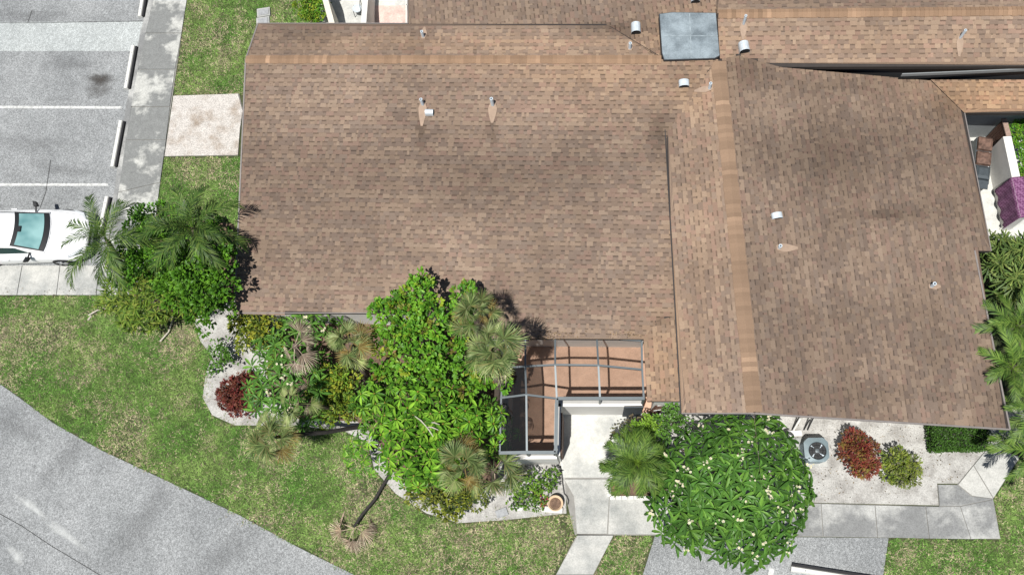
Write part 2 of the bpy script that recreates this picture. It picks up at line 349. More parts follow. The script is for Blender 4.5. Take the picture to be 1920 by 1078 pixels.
# entry court and front walk
slabs('entry_walk', [(1040, 745), (1240, 745), (1240, 935), (1260, 935), (1260, 1003), (1078, 1003), (1052, 895)],
      [[(1040, 750), (1176, 750), (1172, 895), (1053, 895)], [(1058, 898), (1140, 898), (1142, 934), (1138, 1000), (1082, 1000), (1076, 930)], [(1143, 935), (1260, 935), (1260, 1001), (1140, 1001)]], [M['entry'], M['walk'], M['walk']])
slabs('path_to_drive', [(1082, 1001), (1151, 1002), (1085, 1130), (1015, 1130)], [[(1083, 1003), (1150, 1003), (1112, 1076), (1043, 1076)], [(1111, 1077), (1042, 1077), (1015, 1130), (1085, 1130)]], M['walk'])
slabs('front_walk', [(1400, 943), (1535, 943), (1761, 949), (1758, 908), (1795, 908), (1855, 836), (1913, 856), (1862, 934), (1876, 1010), (1400, 1004)],
      [[(1400, 944), (1539, 944), (1543, 1005), (1400, 1003)], [(1540, 944), (1640, 947), (1645, 1007), (1544, 1005)], [(1641, 947), (1735, 949), (1742, 1009), (1646, 1007)], [(1736, 949), (1761, 949), (1800, 949), (1820, 1010), (1743, 1009)],
       [(1801, 949), (1862, 936), (1875, 1009), (1821, 1010)], [(1759, 908), (1796, 909), (1822, 930), (1862, 935), (1801, 948), (1762, 948)], [(1797, 908), (1825, 873), (1862, 934), (1823, 929)], [(1826, 872), (1855, 837), (1912, 856), (1863, 933)]],
      [M['walk_grey'], M['walk_grey'], M['walk_grey'], M['walk_grey'], M['walk_grey'], M['walk_grey'], M['walk'], M['walk']])
structure(sheet('planting_bed', [(372, 590), (365, 605), (376, 640), (398, 668), (386, 700), (380, 745), (398, 778), (440, 797), (500, 797), (560, 800), (640, 805), (690, 830), (702, 880), (742, 925), (800, 962), (860, 980), (950, 974), (1062, 962), (1058, 850), (1048, 700), (800, 560), (380, 560)], 0.006, M['sand'], 0.04))
structure(sheet('sand_yard', [(1280, 740), (1930, 760), (1930, 838), (1856, 834), (1796, 906), (1757, 906), (1760, 947), (1536, 942), (1290, 938), (1262, 938), (1240, 900), (1172, 890), (1170, 790)], 0.004, M['sand'], 0.04))

structure(sheet('tree_shade_mulch', [(560, 600), (930, 620), (948, 700), (940, 850), (930, 900), (880, 935), (790, 930), (735, 880), (705, 820), (670, 790), (560, 785), (500, 740), (505, 640)], 0.012, M['soil'], 0.03))  # dark mulch sheet added to paint shade beneath the trees
structure(sheet('palm_shade_litter', [(225, 430), (300, 400), (438, 420), (440, 560), (380, 590), (300, 590), (240, 550)], 0.012, M['soil'], 0.03))  # dark litter sheet added to deepen the shade under the left palm clump
# ------------------------------------------------------------------ grass: uncountable blades over the lawns
LAWNS = [
 [(-80, 555), (150, 555), (250, 556), (372, 596), (366, 606), (376, 640), (398, 668), (386, 700), (380, 745), (398, 779), (440, 799), (560, 803), (640, 808), (688, 832), (700, 880), (740, 927), (798, 965), (860, 983), (950, 977), (1074, 964), (1081, 1000), (1030, 1090), (684, 1090), (560, 1025), (450, 965), (340, 913), (280, 885), (190, 843), (100, 792), (30, 739), (0, 718), (-80, 665)],
 [(352, -20), (640, -20), (640, 60), (500, 60), (470, 130), (452, 176), (326, 179), (342, 70)],
 [(308, 295), (470, 295), (470, 590), (255, 553), (291, 420), (301, 342)],
 [(1152, 1003), (1226, 1003), (1196, 1090), (1108, 1090)],
 [(1668, 1011), (1878, 1012), (1864, 935), (1915, 858), (2000, 850), (2000, 1100), (1652, 1100)],
]
def blades(polys, dens):
    V = []; T = []
    for pl in polys:
        w = np.array(world_poly(pl)); x0, y0 = w.min(0); x1, y1 = w.max(0)
        n = int((x1 - x0) * (y1 - y0) * dens); x = RNG.uniform(x0, x1, n); y = RNG.uniform(y0, y1, n)
        jx = x + 0.07 * (vnoise(x, y, 6) - 0.5) * 2; jy = y + 0.07 * (vnoise(y, x, 6) - 0.5) * 2
        k = in_poly(jx, jy, [tuple(q) for q in w]); x, y = x[k], y[k]
        dry = fbm(x, y, 0.55); lush = fbm(x + 40, y - 17, 0.9); dry2 = fbm(x - 11, y + 23, 2.2)
        bald = np.clip((dry * 0.6 + dry2 * 0.4 - 0.60) * 6, 0, 1); k = RNG.random(len(x)) > bald * 0.75
        x, y, dry, lush, dry2 = x[k], y[k], dry[k], lush[k], dry2[k]; n = len(x)
        L = RNG.uniform(0.06, 0.14, n); a = RNG.uniform(0, 2 * np.pi, n); ww = RNG.uniform(0.009, 0.018, n); h = L * RNG.uniform(0.25, 0.6, n)
        dx, dy = np.cos(a), np.sin(a); z = np.full(n, -0.03)
        b0 = np.stack([x - dy * ww, y + dx * ww, z], 1); b1 = np.stack([x + dy * ww, y - dx * ww, z], 1); tp = np.stack([x + dx * L, y + dy * L, z + h], 1)
        V.append(np.stack([b0, b1, tp], 1).reshape(-1, 3))
        g = np.array([0.08, 0.17, 0.03]); g2 = np.array([0.145, 0.225, 0.058]); d = np.array([0.31, 0.275, 0.17])
        f = np.clip((lush - 0.3) / 0.4, 0, 1)[:, None]; c = g2 * (1 - f) + g * f
        q = np.clip((dry * 0.55 + dry2 * 0.45 - 0.40) / 0.22, 0, 1); q = (RNG.random(n) < 0.05 + 0.50 * q)[:, None]
        cl_ = vnoise(x + 3, y + 8, 5.5) * .6 + vnoise(x - 7, y + 2, 11.0) * .4
        c = np.where(q, d, c) * (RNG.choice([.55, .8, 1.0, 1.2, 1.5], n) * RNG.uniform(.85, 1.15, n) * np.clip(0.55 + .9 * cl_, .5, 1.4))[:, None]
        T.append(np.repeat(c, 3, axis=0))
    V = np.concatenate(V); T = np.concatenate(T)
    return V, np.arange(len(V)).reshape(-1, 3), T
V, Fc, T = blades(LAWNS, 1100)
# thin straggling tufts where the lawn creeps into the sand bed
wl_ = [tuple(q) for q in world_poly(LAWNS[0])]; bx = np.array(world_poly([(360, 590), (1065, 985)])); n_ = 60000
ex = RNG.uniform(bx[:, 0].min(), bx[:, 0].max(), n_); ey = RNG.uniform(bx[:, 1].min(), bx[:, 1].max(), n_); ra = RNG.uniform(0, 6.283, n_); rr_ = RNG.uniform(0, .5, n_)
k_ = ~in_poly(ex, ey, wl_) & in_poly(ex + rr_ * np.cos(ra), ey + rr_ * np.sin(ra), wl_) & (fbm(ex, ey, 2.0) > .47) & in_poly(ex, ey, world_poly([(360, 590), (372, 590), (420, 700), (450, 780), (640, 790), (720, 870), (800, 940), (1060, 945), (1062, 985), (360, 985)]))
ex, ey = ex[k_], ey[k_]; n_ = len(ex); L_ = RNG.uniform(.05, .12, n_); a_ = RNG.uniform(0, 6.283, n_); w_ = RNG.uniform(.008, .015, n_); dx_, dy_ = np.cos(a_), np.sin(a_)
V2 = np.stack([np.stack([ex - dy_ * w_, ey + dx_ * w_, np.zeros(n_)], 1), np.stack([ex + dy_ * w_, ey - dx_ * w_, np.zeros(n_)], 1), np.stack([ex + dx_ * L_, ey + dy_ * L_, L_ * .4], 1)], 1).reshape(-1, 3)
T2 = np.repeat(np.where((RNG.random(n_) < .4)[:, None], np.array([.31, .275, .17]), np.array([.12, .18, .045])) * RNG.uniform(.5, 1.4, n_)[:, None], 3, axis=0)
V = np.concatenate([V, V2]); T = np.concatenate([T, T2]); Fc = np.arange(len(V)).reshape(-1, 3)
g = obj('lawn_grass', V, Fc, M['grass'], tint=T); g['kind'] = 'stuff'; g['label'] = 'short green and straw coloured lawn grass'; g['category'] = 'grass'
# ------------------------------------------------------------------ the house: roof slopes, shingles, caps, vents, walls
house = thing('house', 'long villa building with brown shingle roofs and white stucco walls', 'house', P(900, 500, 0))
RIDGE_Z = 4.75
W_LOW = P(1207, 636, 3.1)[2]
pl_S = plane3((461, 112, 4.75), (1240, 112, 4.75), (440, 587, 3.3))
pl_N = plane3((461, 112, 4.75), (1240, 112, 4.75), (484, 45, 4.52))
zS = lambda x, y: on_plane(x, y, pl_S)[2]
zv = zS(1207, 636)
pl_Wlow = plane3((1207, 636, zv), (1214, 752, zv), (1232, 600, zS(1232, 600)))
pl_NW = plane3((1135, 45, 4.47), (765, 43, 4.38), (1120, -60, 4.47))
pl_ES = plane3((1345, 26, 4.9), (1925, 20, 4.9), (1465, 126, 4.22))
pl_EN = plane3((1345, 26, 4.9), (1925, 20, 4.9), (1345, -70, 4.3))
pl_WL = plane3((1347, 114, 4.75), (1415, 775, 4.75), (1278, 775, 4.28))
pl_WR = plane3((1347, 114, 4.75), (1415, 775, 4.75), (1893, 805, 3.1))
pl_EL = plane3((1745, 150, 3.28), (1925, 150, 3.28), (1808, 212, 3.04))
FACETS = [
 ('S', pl_S, [(461, 112), (1347, 112), (1262, 240), (1290, 580), (1290, 590), (1232, 600), (1207, 636), (850, 634), (850, 587), (440, 587)], 0),
 ('N', pl_N, [(461, 112), (484, 45), (1135, 45), (1240, 112)], 0),
 ('Wlow', pl_Wlow, [(1232, 600), (1292, 588), (1292, 752), (1214, 752), (1207, 636)], 1),
 ('NW', pl_NW, [(765, 62), (765, -170), (1350, -170), (1350, 112), (1240, 112), (1225, 104), (1130, 62)], 0),
 ('ES', pl_ES, [(1345, 26), (2080, 18), (2080, 124), (1465, 126), (1385, 105), (1350, 112)], 1),
 ('EN', pl_EN, [(1345, 26), (1345, -150), (2080, -150), (2080, 18)], 0),
 ('WL', pl_WL, [(1347, 112), (1415, 775), (1278, 775), (1248, 238)], 0),
 ('WR', pl_WR, [(1347, 112), (1385, 105), (1465, 127), (1745, 152), (1808, 212), (1858, 471), (1827, 470), (1893, 805), (1415, 775)], 0),
 ('EL', pl_EL, [(1745, 150), (2080, 150), (2080, 212), (1808, 212)], 2),
]
PAL = np.array([[0.236, 0.167, 0.122], [0.207, 0.147, 0.110], [0.260, 0.185, 0.134], [0.190, 0.137, 0.106], [0.236, 0.158, 0.120], [0.268, 0.194, 0.142], [0.214, 0.157, 0.121]])
# weathering marks with places of their own: (px, py, rx, ry, amount)
STAINS = [(791, 240, 8, 40, .45), (923, 235, 9, 38, .4), (1236, 245, 26, 45, .5), (1150, 52, 90, 14, .45), (1410, 130, 45, 30, .35), (1560, 160, 130, 22, .3), (1765, 205, 40, 35, .35), (1665, 403, 55, 10, .4),
          (1740, 400, 90, 30, .2), (900, 330, 220, 60, .26), (1500, 300, 160, 60, .26), (760, 170, 60, 120, .22), (1640, 260, 140, 60, .2), (650, 470, 160, 60, .14), (1000, 20, 150, 25, .25), (560, 60, 80, 18, .25), (1000, 560, 130, 60, .2), (1240, 600, 14, 10, .35),
          (1550, 590, 150, 30, .14), (1700, 740, 200, 20, .16), (700, 360, 120, 150, .1), (1280, 150, 30, 30, .3), (1860, 640, 20, 150, .1), (480, 350, 30, 220, .10)]
WARM = [(1235, 690, 60, 90, .55), (1850, 180, 110, 40, .75), (1050, 135, 220, 25, .3), (1000, 80, 250, 20, .3), (1290, 60, 80, 50, .35), (1650, 80, 300, 60, .22), (1320, 400, 60, 300, .2), (700, 80, 200, 18, .18), (1140, 180, 120, 60, .2), (1300, 180, 50, 40, .3)]
STAINS_W = []
def project(p):                      # world point -> picture point, used to look up weathering
    q = ROT.T @ (np.asarray(p, float) - np.array([0, 0, CAM_H])).T
    return 960 + F * q[0] / -q[2], 539 - F * q[1] / -q[2]
def weather(P3):
    x, y = project(P3); f = np.ones(len(P3)); wv = np.zeros(len(P3))
    for sx, sy, rx, ry, a in STAINS: f *= 1 - a * np.exp(-((x - sx) / rx) ** 2 - ((y - sy) / ry) ** 2)
    for sx, sy, rx, ry, a in WARM: wv += a * np.exp(-((x - sx) / rx) ** 2 - ((y - sy) / ry) ** 2)
    nz = fbm(P3[:, 0], P3[:, 1], 0.35); n2 = fbm(P3[:, 0] + 9, P3[:, 1] * 0.6, 1.1)
    st_ = fbm(P3[:, 0] * 1.0 + 5, P3[:, 1] * .12, 1.3); f *= 0.70 + 0.52 * nz + 0.18 * (n2 - 0.5) + 0.22 * (st_ - .5)
    return f, np.clip(wv, 0, 0.9)
def scan(poly, v):                   # u interval of a polygon at height v
    xs = []
    for i in range(len(poly)):
        (u0, v0), (u1, v1) = poly[i], poly[(i + 1) % len(poly)]
        if (v0 > v) != (v1 > v): xs.append(u0 + (u1 - u0) * (v - v0) / (v1 - v0))
    xs.sort(); return list(zip(xs[0::2], xs[1::2]))
deck = MB(); SV = []; SF = []; STt = []; LOOSE = []; nvert = 0
for key, pl, pix, warm in FACETS:
    n, k = pl; pts = [on_plane(x, y, pl) for x, y in pix]
    u = np.cross([0, 0, 1.0], n); u /= np.linalg.norm(u); v = np.cross(n, u); v /= np.linalg.norm(v); o = pts[0]      # v runs up the slope
    top = [p - n * 0.012 for p in pts]; m_ = len(top)
    a2 = sum(top[i][0] * top[(i + 1) % m_][1] - top[(i + 1) % m_][0] * top[i][1] for i in range(m_))
    if a2 < 0: top = top[::-1]
    bot = [p - np.array([0, 0, 0.17]) for p in top]
    deck.add(top + bot, [tuple(range(m_)), tuple(range(2 * m_ - 1, m_ - 1, -1))] + [(i, m_ + i, m_ + (i + 1) % m_, (i + 1) % m_) for i in range(m_)])
    uv = [((p - o) @ u, (p - o) @ v) for p in pts]; v0 = min(q[1] for q in uv); v1 = max(q[1] for q in uv)
    EXP = 0.15; nc = int(math.ceil((v1 - v0) / EXP))
    for c in range(nc):
        va = v0 + c * EXP; vb = min(va + EXP, v1 - 1e-4); A = scan(uv, va + 1e-4); B = scan(uv, vb - 1e-4)
        if len(A) != len(B):
            mids = scan(uv, (va + vb) / 2); A = B = mids
        for (a0, a1), (b0, b1) in zip(A, B):
            lo, hi = min(a0, b0), max(a1, b1); x = lo - RNG.uniform(0, 0.2); tooth = RNG.random() < 0.5; run_tone = RNG.integers(0, len(PAL))
            while x < hi:
                w = RNG.choice([.09, .14, .19, .26]) * RNG.uniform(.9, 1.1) if tooth else RNG.choice([.07, .12, .18]) * RNG.uniform(.9, 1.1)
                xl, xr = x, x + w; x = xr
                cl = lambda s, e0, e1: min(max(s, e0), e1)
                al, ar, bl, br = cl(xl, a0, a1), cl(xr, a0, a1), cl(xl, b0, b1), cl(xr, b0, b1)
                if ar - al < 1e-3 and br - bl < 1e-3: tooth = not tooth; continue
                h0 = 0.020 if tooth else 0.011; h1 = 0.004
                if RNG.random() < 0.25: run_tone = RNG.integers(0, len(PAL))
                col = PAL[run_tone if RNG.random() < 0.55 else RNG.integers(0, len(PAL))] * RNG.uniform(0.92, 1.08)
                pt = lambda uu, vv, hh: o + u * uu + v * vv + n * hh
                lap = 0.0
                if tooth:
                    q = [pt(al, va, h0), pt(ar, va, h0), pt(br, vb + lap, h1 + 0.004), pt(bl, vb + lap, h1 + 0.004), pt(al, va, -0.005), pt(ar, va, -0.005), pt(br, vb, -0.002), pt(bl, vb, -0.002)]
                    fc = [(0, 1, 2, 3), (4, 5, 1, 0), (4, 0, 3, 7), (1, 5, 6, 2)]; tn = [col] * 4 + [col * 0.42] * 4
                    tn[4:] = [col * 0.45] * 4
                else:
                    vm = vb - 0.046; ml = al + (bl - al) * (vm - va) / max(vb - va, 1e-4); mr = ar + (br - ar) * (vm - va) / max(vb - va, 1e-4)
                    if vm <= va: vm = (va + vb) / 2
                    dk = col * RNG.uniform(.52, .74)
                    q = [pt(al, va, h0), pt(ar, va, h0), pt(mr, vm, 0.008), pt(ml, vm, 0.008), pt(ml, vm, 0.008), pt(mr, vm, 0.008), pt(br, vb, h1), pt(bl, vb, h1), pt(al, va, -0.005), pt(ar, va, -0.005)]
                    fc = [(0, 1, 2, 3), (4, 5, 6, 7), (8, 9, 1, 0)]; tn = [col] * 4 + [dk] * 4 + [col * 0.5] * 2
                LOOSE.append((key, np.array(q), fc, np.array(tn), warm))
                tooth = not tooth
allc = np.array([s[1][:4].mean(0) for s in LOOSE]); wf, wv = weather(allc)
warmc = np.array([1.42, 1.24, 1.0])
def fin(i):
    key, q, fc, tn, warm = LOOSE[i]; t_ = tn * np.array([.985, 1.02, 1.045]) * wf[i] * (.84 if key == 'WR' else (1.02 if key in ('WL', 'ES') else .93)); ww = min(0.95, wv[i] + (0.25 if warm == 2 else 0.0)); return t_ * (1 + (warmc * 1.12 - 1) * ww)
px, py = project(allc)
near = [i for i in range(len(LOOSE)) if LOOSE[i][0] == 'WR' and len(LOOSE[i][2]) == 4 and py[i] > 560 and px[i] < 1880]
near = sorted(near, key=lambda i: -py[i])[:290]; nearset = set(near)
roof = deck.build('roof', M['fascia'], house)
k0 = 0
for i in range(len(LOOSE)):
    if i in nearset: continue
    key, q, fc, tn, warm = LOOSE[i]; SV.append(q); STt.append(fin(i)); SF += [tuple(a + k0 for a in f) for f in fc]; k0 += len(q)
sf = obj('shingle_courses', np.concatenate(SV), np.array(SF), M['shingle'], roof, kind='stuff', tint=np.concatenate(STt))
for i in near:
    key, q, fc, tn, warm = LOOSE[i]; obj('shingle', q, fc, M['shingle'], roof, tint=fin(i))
# ridge caps, one by one
def caps(p0, p1, plA, plB, half, step=0.145, tone=(0.262, 0.172, 0.112)):
    p0, p1 = np.array(p0), np.array(p1); L = np.linalg.norm(p1 - p0); d = (p1 - p0) / L; nn = int(L / step)
    side = np.cross(d, [0, 0, 1.0]); side /= np.linalg.norm(side)
    def drop(s, pl):          # step down one slope from the ridge
        q = side * s; n_, _ = pl; return np.array([q[0], q[1], -(n_[0] * q[0] + n_[1] * q[1]) / n_[2]])
    for c in range(nn):
        a = p0 + d * (c * step); b = p0 + d * min(c * step + step * 1.35, L); jit = RNG.uniform(-0.022, 0.022)
        sA, sB = (1, -1) if (drop(1, plA)[2] < drop(-1, plA)[2]) else (-1, 1)
        hz = lambda e: np.array([0, 0, e])
        q = [a + drop(sA * (half + jit), plA) + hz(0.036), a + hz(0.05), a + drop(sB * (half + jit), plB) + hz(0.036), b + drop(sA * half, plA) + hz(0.024), b + hz(0.035), b + drop(sB * half, plB) + hz(0.024)]
        q += [q[0] - hz(0.03), q[1] - hz(0.03), q[2] - hz(0.03), q[3] - hz(0.03), q[5] - hz(0.03)]
        col = np.array(tone) * RNG.uniform(0.88, 1.08) * (1.3 if RNG.random() < 0.06 else 1.0)
        tn = np.array([col * 0.97] * 6 + [col * 0.5] * 5)
        obj('ridge_cap', q, [(0, 1, 4, 3), (1, 2, 5, 4), (6, 7, 1, 0), (7, 8, 2, 1), (6, 0, 3, 9), (2, 8, 10, 5)], M['cap'], roof, tint=tn)
caps(on_plane(461, 112, pl_S), on_plane(1240, 112, pl_S), pl_N, pl_S, 0.155)
caps(on_plane(1347, 116, pl_WL), on_plane(1415, 775, pl_WL), pl_WL, pl_WR, 0.235, tone=(0.238, 0.162, 0.110))
caps(on_plane(1347, 26, pl_ES), on_plane(2040, 19, pl_ES), pl_EN, pl_ES, 0.16)
# drip edges and fascia trim along the free edges
def edge_trim(pts, pl, w=0.03, h=0.06, mat='drip', out=0.012):
    q = [on_plane(x, y, pl) + np.array([0, 0, 0.003]) for x, y in pts]
    for i in range(len(q) - 1): MB().bar(q[i], q[i + 1], w, h).build('drip_shade_edge', M[mat], house)
edge_trim([(484, 45), (461, 112)], pl_N, 0.05); edge_trim([(461, 112), (440, 587)], pl_S, 0.05); edge_trim([(440, 587), (850, 587)], pl_S)
edge_trim([(1278, 775), (1415, 775)], pl_WL); edge_trim([(1415, 775), (1893, 805)], pl_WR, 0.05); edge_trim([(1893, 805), (1827, 470)], pl_WR, 0.05); edge_trim([(1858, 471), (1808, 212)], pl_WR)
edge_trim([(1276.5, 775), (1246.5, 238)], pl_WL, 0.025, 0.08, 'roof_black'); edge_trim([(484, 45), (765, 45)], pl_N); edge_trim([(765, 62), (765, -170)], pl_NW)  # first strip, in black, paints the shadow gap under the wing's left eave
# valley lines
def strip(name, pts, z0, w, mat):
    q = [p + np.array([0, 0, z0]) for p in pts]; mb = MB()
    for i in range(len(q) - 1): mb.bar(q[i], q[i + 1], w, 0.012)
    return mb.build(name, M[mat], house)
strip('valley_seam', [on_plane(1340, 118, pl_WL), on_plane(1249, 236, pl_WL)], 0.02, 0.022, 'fascia')
strip('valley_seam', [on_plane(1236, 106, pl_N), on_plane(1143, 50, pl_N)], 0.02, 0.018, 'fascia')
# grey membrane patch over the roof saddle
q = [(1237, 27), (1260, 24), (1342, 25), (1345, 60), (1349, 104), (1340, 109), (1246, 112), (1242, 100)]
pp = [P(x, y, 4.86) for x, y in q]; cc = sum(pp) / len(pp)
MB().prism([tuple((p + (p - cc) * 0.025)[:2]) for p in pp], 4.3, 4.84).build('patch_edge', M['roof_black'], house)
pt = MB().prism([tuple(p[:2]) for p in pp], 4.80, 4.86).build('roof_patch', M['membrane'], house)
a, b = P(1293, 26, 4.862), P(1296, 109, 4.862); c_, d_ = P(1241, 68, 4.862), P(1346, 68, 4.862)
MB().bar(a, b, 0.035, 0.006).bar(c_, d_, 0.035, 0.01).build('lap_seam', plain('pale_lap', (0.235, 0.28, 0.305), 0.8, var=.3), pt)

# roof vents
def slope_rot(n): return Vector((0, 0, 1)).rotation_difference(Vector(n)).to_matrix().to_4x4()
def vent_pipe(px, py, pl, h=0.42, r=0.052, fl=(0.10, -0.55, 0.14), ang=None):
    base = on_plane(px, py, pl); n = pl[0]; dn = np.array([n[0], n[1], 0]); dn /= np.linalg.norm(dn)
    down = dn - n * (dn @ n); down /= np.linalg.norm(down); sd = np.cross(n, down)
    b = Vector(base)
    v = MB().tube([b - Vector((0, 0, 0.1)), b + Vector((0, 0, h))], r, 12, False).tube([b + Vector((0, 0, h - 0.12)), b + Vector((0, 0, h - 0.001))], r * 0.66, 12, False)
    k = len(v.v); rim = []
    for rr in (r, r * 0.66): v.v += [(b.x + rr * math.cos(2 * math.pi * i / 12), b.y + rr * math.sin(2 * math.pi * i / 12), b.z + h) for i in range(12)]
    v.f += [(k + i, k + (i + 1) % 12, k + 12 + (i + 1) % 12, k + 12 + i) for i in range(12)]
    o = v.build('vent_pipe', M['pvc'], house, smooth=False)
    MB().lathe([(0.001, 0), (r * 0.65, 0)], 12, (b.x, b.y, b.z + h - 0.1)).build('pipe_bore', M['dark'], o, loc=(0, 0, 0))
    if fl:
        w, l, _ = fl; l = abs(l); pts = []
        for s, d in ((-w * 0.5, -0.10), (w * 0.5, -0.10), (w * 0.95, 0.12), (w * 0.8, l * 0.5), (w * 0.25, l), (-w * 0.25, l), (-w * 0.8, l * 0.5), (-w * 0.95, 0.12)):
            pts.append(base + sd * s + down * d)
        k = len(pts); mb = MB(); mb.add([p + n * 0.034 for p in pts] + [p - n * 0.01 for p in pts], [tuple(range(k))] + [(i, k + i, k + (i + 1) % k, (i + 1) % k) for i in range(k)])
        me = mb.build('flashing', M['flash'], o, loc=(0, 0, 0))
        bm = bmesh.new(); bm.from_mesh(me.data); bmesh.ops.recalc_face_normals(bm, faces=bm.faces); bm.to_mesh(me.data); bm.free()
    return o
for a in ((794, 70, pl_N, .36, .05, (.12, .42, 0)), (793, 197, pl_S, .40, .052, (.15, .75, 0)), (924, 198, pl_S, .48, .056, (.16, .62, 0)), (1181, 92, pl_N, .36, .05, (.12, .35, 0)), (1330, 167, pl_WL, .38, .05, (.12, .5, 0)),
          (1394, 46, pl_ES, .52, .045, (.12, .5, 0)), (1800, 72, pl_ES, .48, .045, (.12, .6, 0)), (1461, 465, pl_WR, .22, .055, (.15, .6, 0)), (1746, 537, pl_WR, .32, .058, (.12, .3, 0))):
    vent_pipe(*a)
def hood(px, py, pl, w, l, h, rz, name='exhaust_hood'):
    base = Vector(on_plane(px, py, pl)); mb = MB(); nseg = 8; ca, sa = math.cos(rz), math.sin(rz)
    tr = lambda x, y, z: (base.x + x * ca - y * sa, base.y + x * sa + y * ca, base.z + z)
    v = []
    for y in (-l / 2, l / 2):
        v.append(tr(-w / 2, y, -0.14))
        for i in range(nseg + 1): a_ = math.pi * (1 - i / nseg); v.append(tr(w / 2 * math.cos(a_), y, h * 0.45 + h * 0.55 * math.sin(a_)))
        v.append(tr(w / 2, y, -0.14))
    k = nseg + 3; f = [(i, i + 1, k + i + 1, k + i) for i in range(k - 1)] + [tuple(range(k, 2 * k))]
    mb.add(v, f); o = mb.build(name, M['galv'], house)
    mb = MB(); v = [tr(w / 2 * 0.9 * math.cos(math.pi * (1 - i / nseg)), -l / 2 + 0.03, h * 0.42 + h * 0.5 * math.sin(math.pi * (1 - i / nseg))) for i in range(nseg + 1)] + [tr(w * 0.45, -l / 2 + 0.03, 0), tr(-w * 0.45, -l / 2 + 0.03, 0)]
    mb.add(v, [tuple(range(len(v)))]); mb.build('hood_mouth', M['dark'], o, loc=(0, 0, 0)); return o
hood(1192, 58, pl_NW, .32, .36, .30, 0.0); hood(1394, 93, pl_ES, .34, .34, .30, 0.1); hood(1282, 160, pl_S, .34, .24, .22, 0.0); hood(806, 213, pl_S, .20, .28, .20, 1.5); hood(1456, 407, pl_WR, .34, .20, .20, 0.12); hood(1303, 1, pl_NW, .30, .3, .26, 0.0)

# walls under the roofs
def wall_block(pix, z_eave, inset, z1, mat, name='wall'):
    w = [np.array(P(x, y, z_eave)[:2]) for x, y in pix]; c = sum(w) / len(w); out = []
    for i in range(len(w)):
        a_, b_, d_ = w[i - 1], w[i], w[(i + 1) % len(w)]
        e1 = (b_ - a_) / np.linalg.norm(b_ - a_); e2 = (d_ - b_) / np.linalg.norm(d_ - b_)
        area = sum(w[j][0] * w[(j + 1) % len(w)][1] - w[(j + 1) % len(w)][0] * w[j][1] for j in range(len(w))); sg = 1 if area > 0 else -1
        n1 = np.array([-e1[1], e1[0]]) * sg; n2 = np.array([-e2[1], e2[0]]) * sg; bis = (n1 + n2); bis /= max(1e-6, bis @ bis) / 2
        out.append(tuple(b_ + bis * inset))
    return MB().prism(out, 0.0, z1).build(name, mat, house)
wall_block([(440, 587), (850, 587), (850, 634), (985, 634), (1240, 636), (1240, 300), (455, 300)], 3.28, 0.45, 3.05, M['stucco'])
wall_block([(452, 310), (1260, 310), (1260, 65), (484, 65)], 3.9, 0.4, 3.75, M['stucco'])
wall_block([(1240, 620), (1285, 620), (1285, 752), (1222, 752)], 3.1, 0.12, 2.95, M['stucco'])
wl = [on_plane(1284, 735, pl_WL), on_plane(1880, 762, pl_WR), on_plane(1822, 470, pl_WR), on_plane(1800, 232, pl_WR), on_plane(1262, 240, pl_WL)]
MB().prism([tuple(p[:2]) for p in wl], 0.0, [p[2] - 0.26 for p in wl]).build('wall', M['stucco'], house)
gb = [on_plane(1284, 734, pl_WL), on_plane(1412, 736, pl_WL), on_plane(1880, 761, pl_WR)]
MB().prism([tuple(p[:2]) for p in gb] + [tuple((gb[1] + np.array([0, 0.05, 0]))[:2])], 2.6, [p[2] - 0.24 for p in gb] + [gb[1][2] - 0.24]).build('gable_wall', M['stucco'], house)
# near-black clerestory wall between upper and lower east roofs
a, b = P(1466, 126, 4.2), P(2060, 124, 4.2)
MB().prism([(a[0] + 0.3, a[1] + 0.12), (b[0], b[1] + 0.12), (b[0], b[1] + 4), (a[0] + 0.3, a[1] + 4)], 0.0, 4.1).build('clerestory_wall', M['roof_black'], house)
wx = P(1690, 132, 4.0)
MB().box(((wx[0] + b[0]) / 2, b[1] + 0.105, 3.95), (b[0] - wx[0], 0.03, 0.15)).build('clerestory_window', M['greywall'], house)
wb = P(1900, 212, 3.04)
x0 = P(1812, 212, 3.04)[0]; x1 = P(2060, 212, 3.04)[0]
MB().prism([(x0 - 0.6, wb[1] + 0.55), (x1, wb[1] + 0.55), (x1, wb[1] + 3), (x0 - 0.6, wb[1] + 3)], 0.0, 2.95).build('wall', M['greywall'], house)
MB().prism(world_poly([(770, 40), (1345, 100), (1345, -160), (770, -160)], 3.0), 0.0, 2.9).build('wall', M['stucco'], house)
# ------------------------------------------------------------------ screened patio in the corner of the house
m, t, bs = new_mat('dark_insect_screen'); out = t.nodes['Material Output']
tp = N(t, 'ShaderNodeBsdfTransparent'); df = N(t, 'ShaderNodeBsdfDiffuse'); df.inputs[0].default_value = (0.012, 0.014, 0.016, 1)
mx = N(t, 'ShaderNodeMixShader'); mx.inputs[0].default_value = 0.26; t.links.new(tp.outputs[0], mx.inputs[1]); t.links.new(df.outputs[0], mx.inputs[2]); t.links.new(mx.outputs[0], out.inputs[0]); M['screen'] = m
M['tree_shade'] = m.copy(); M['tree_shade'].name = 'tree_shade_screen'; [n_ for n_ in M['tree_shade'].node_tree.nodes if n_.type == 'MIX_SHADER'][0].inputs[0].default_value = 0.8  # denser screen added to stand in for tree shade on this patio corner
pat = thing('screened_patio', 'patio under a grey framed insect screen roof with white stucco half walls', 'patio enclosure', P(1060, 760, 0))
ZT = 3.05; ZW = 2.05
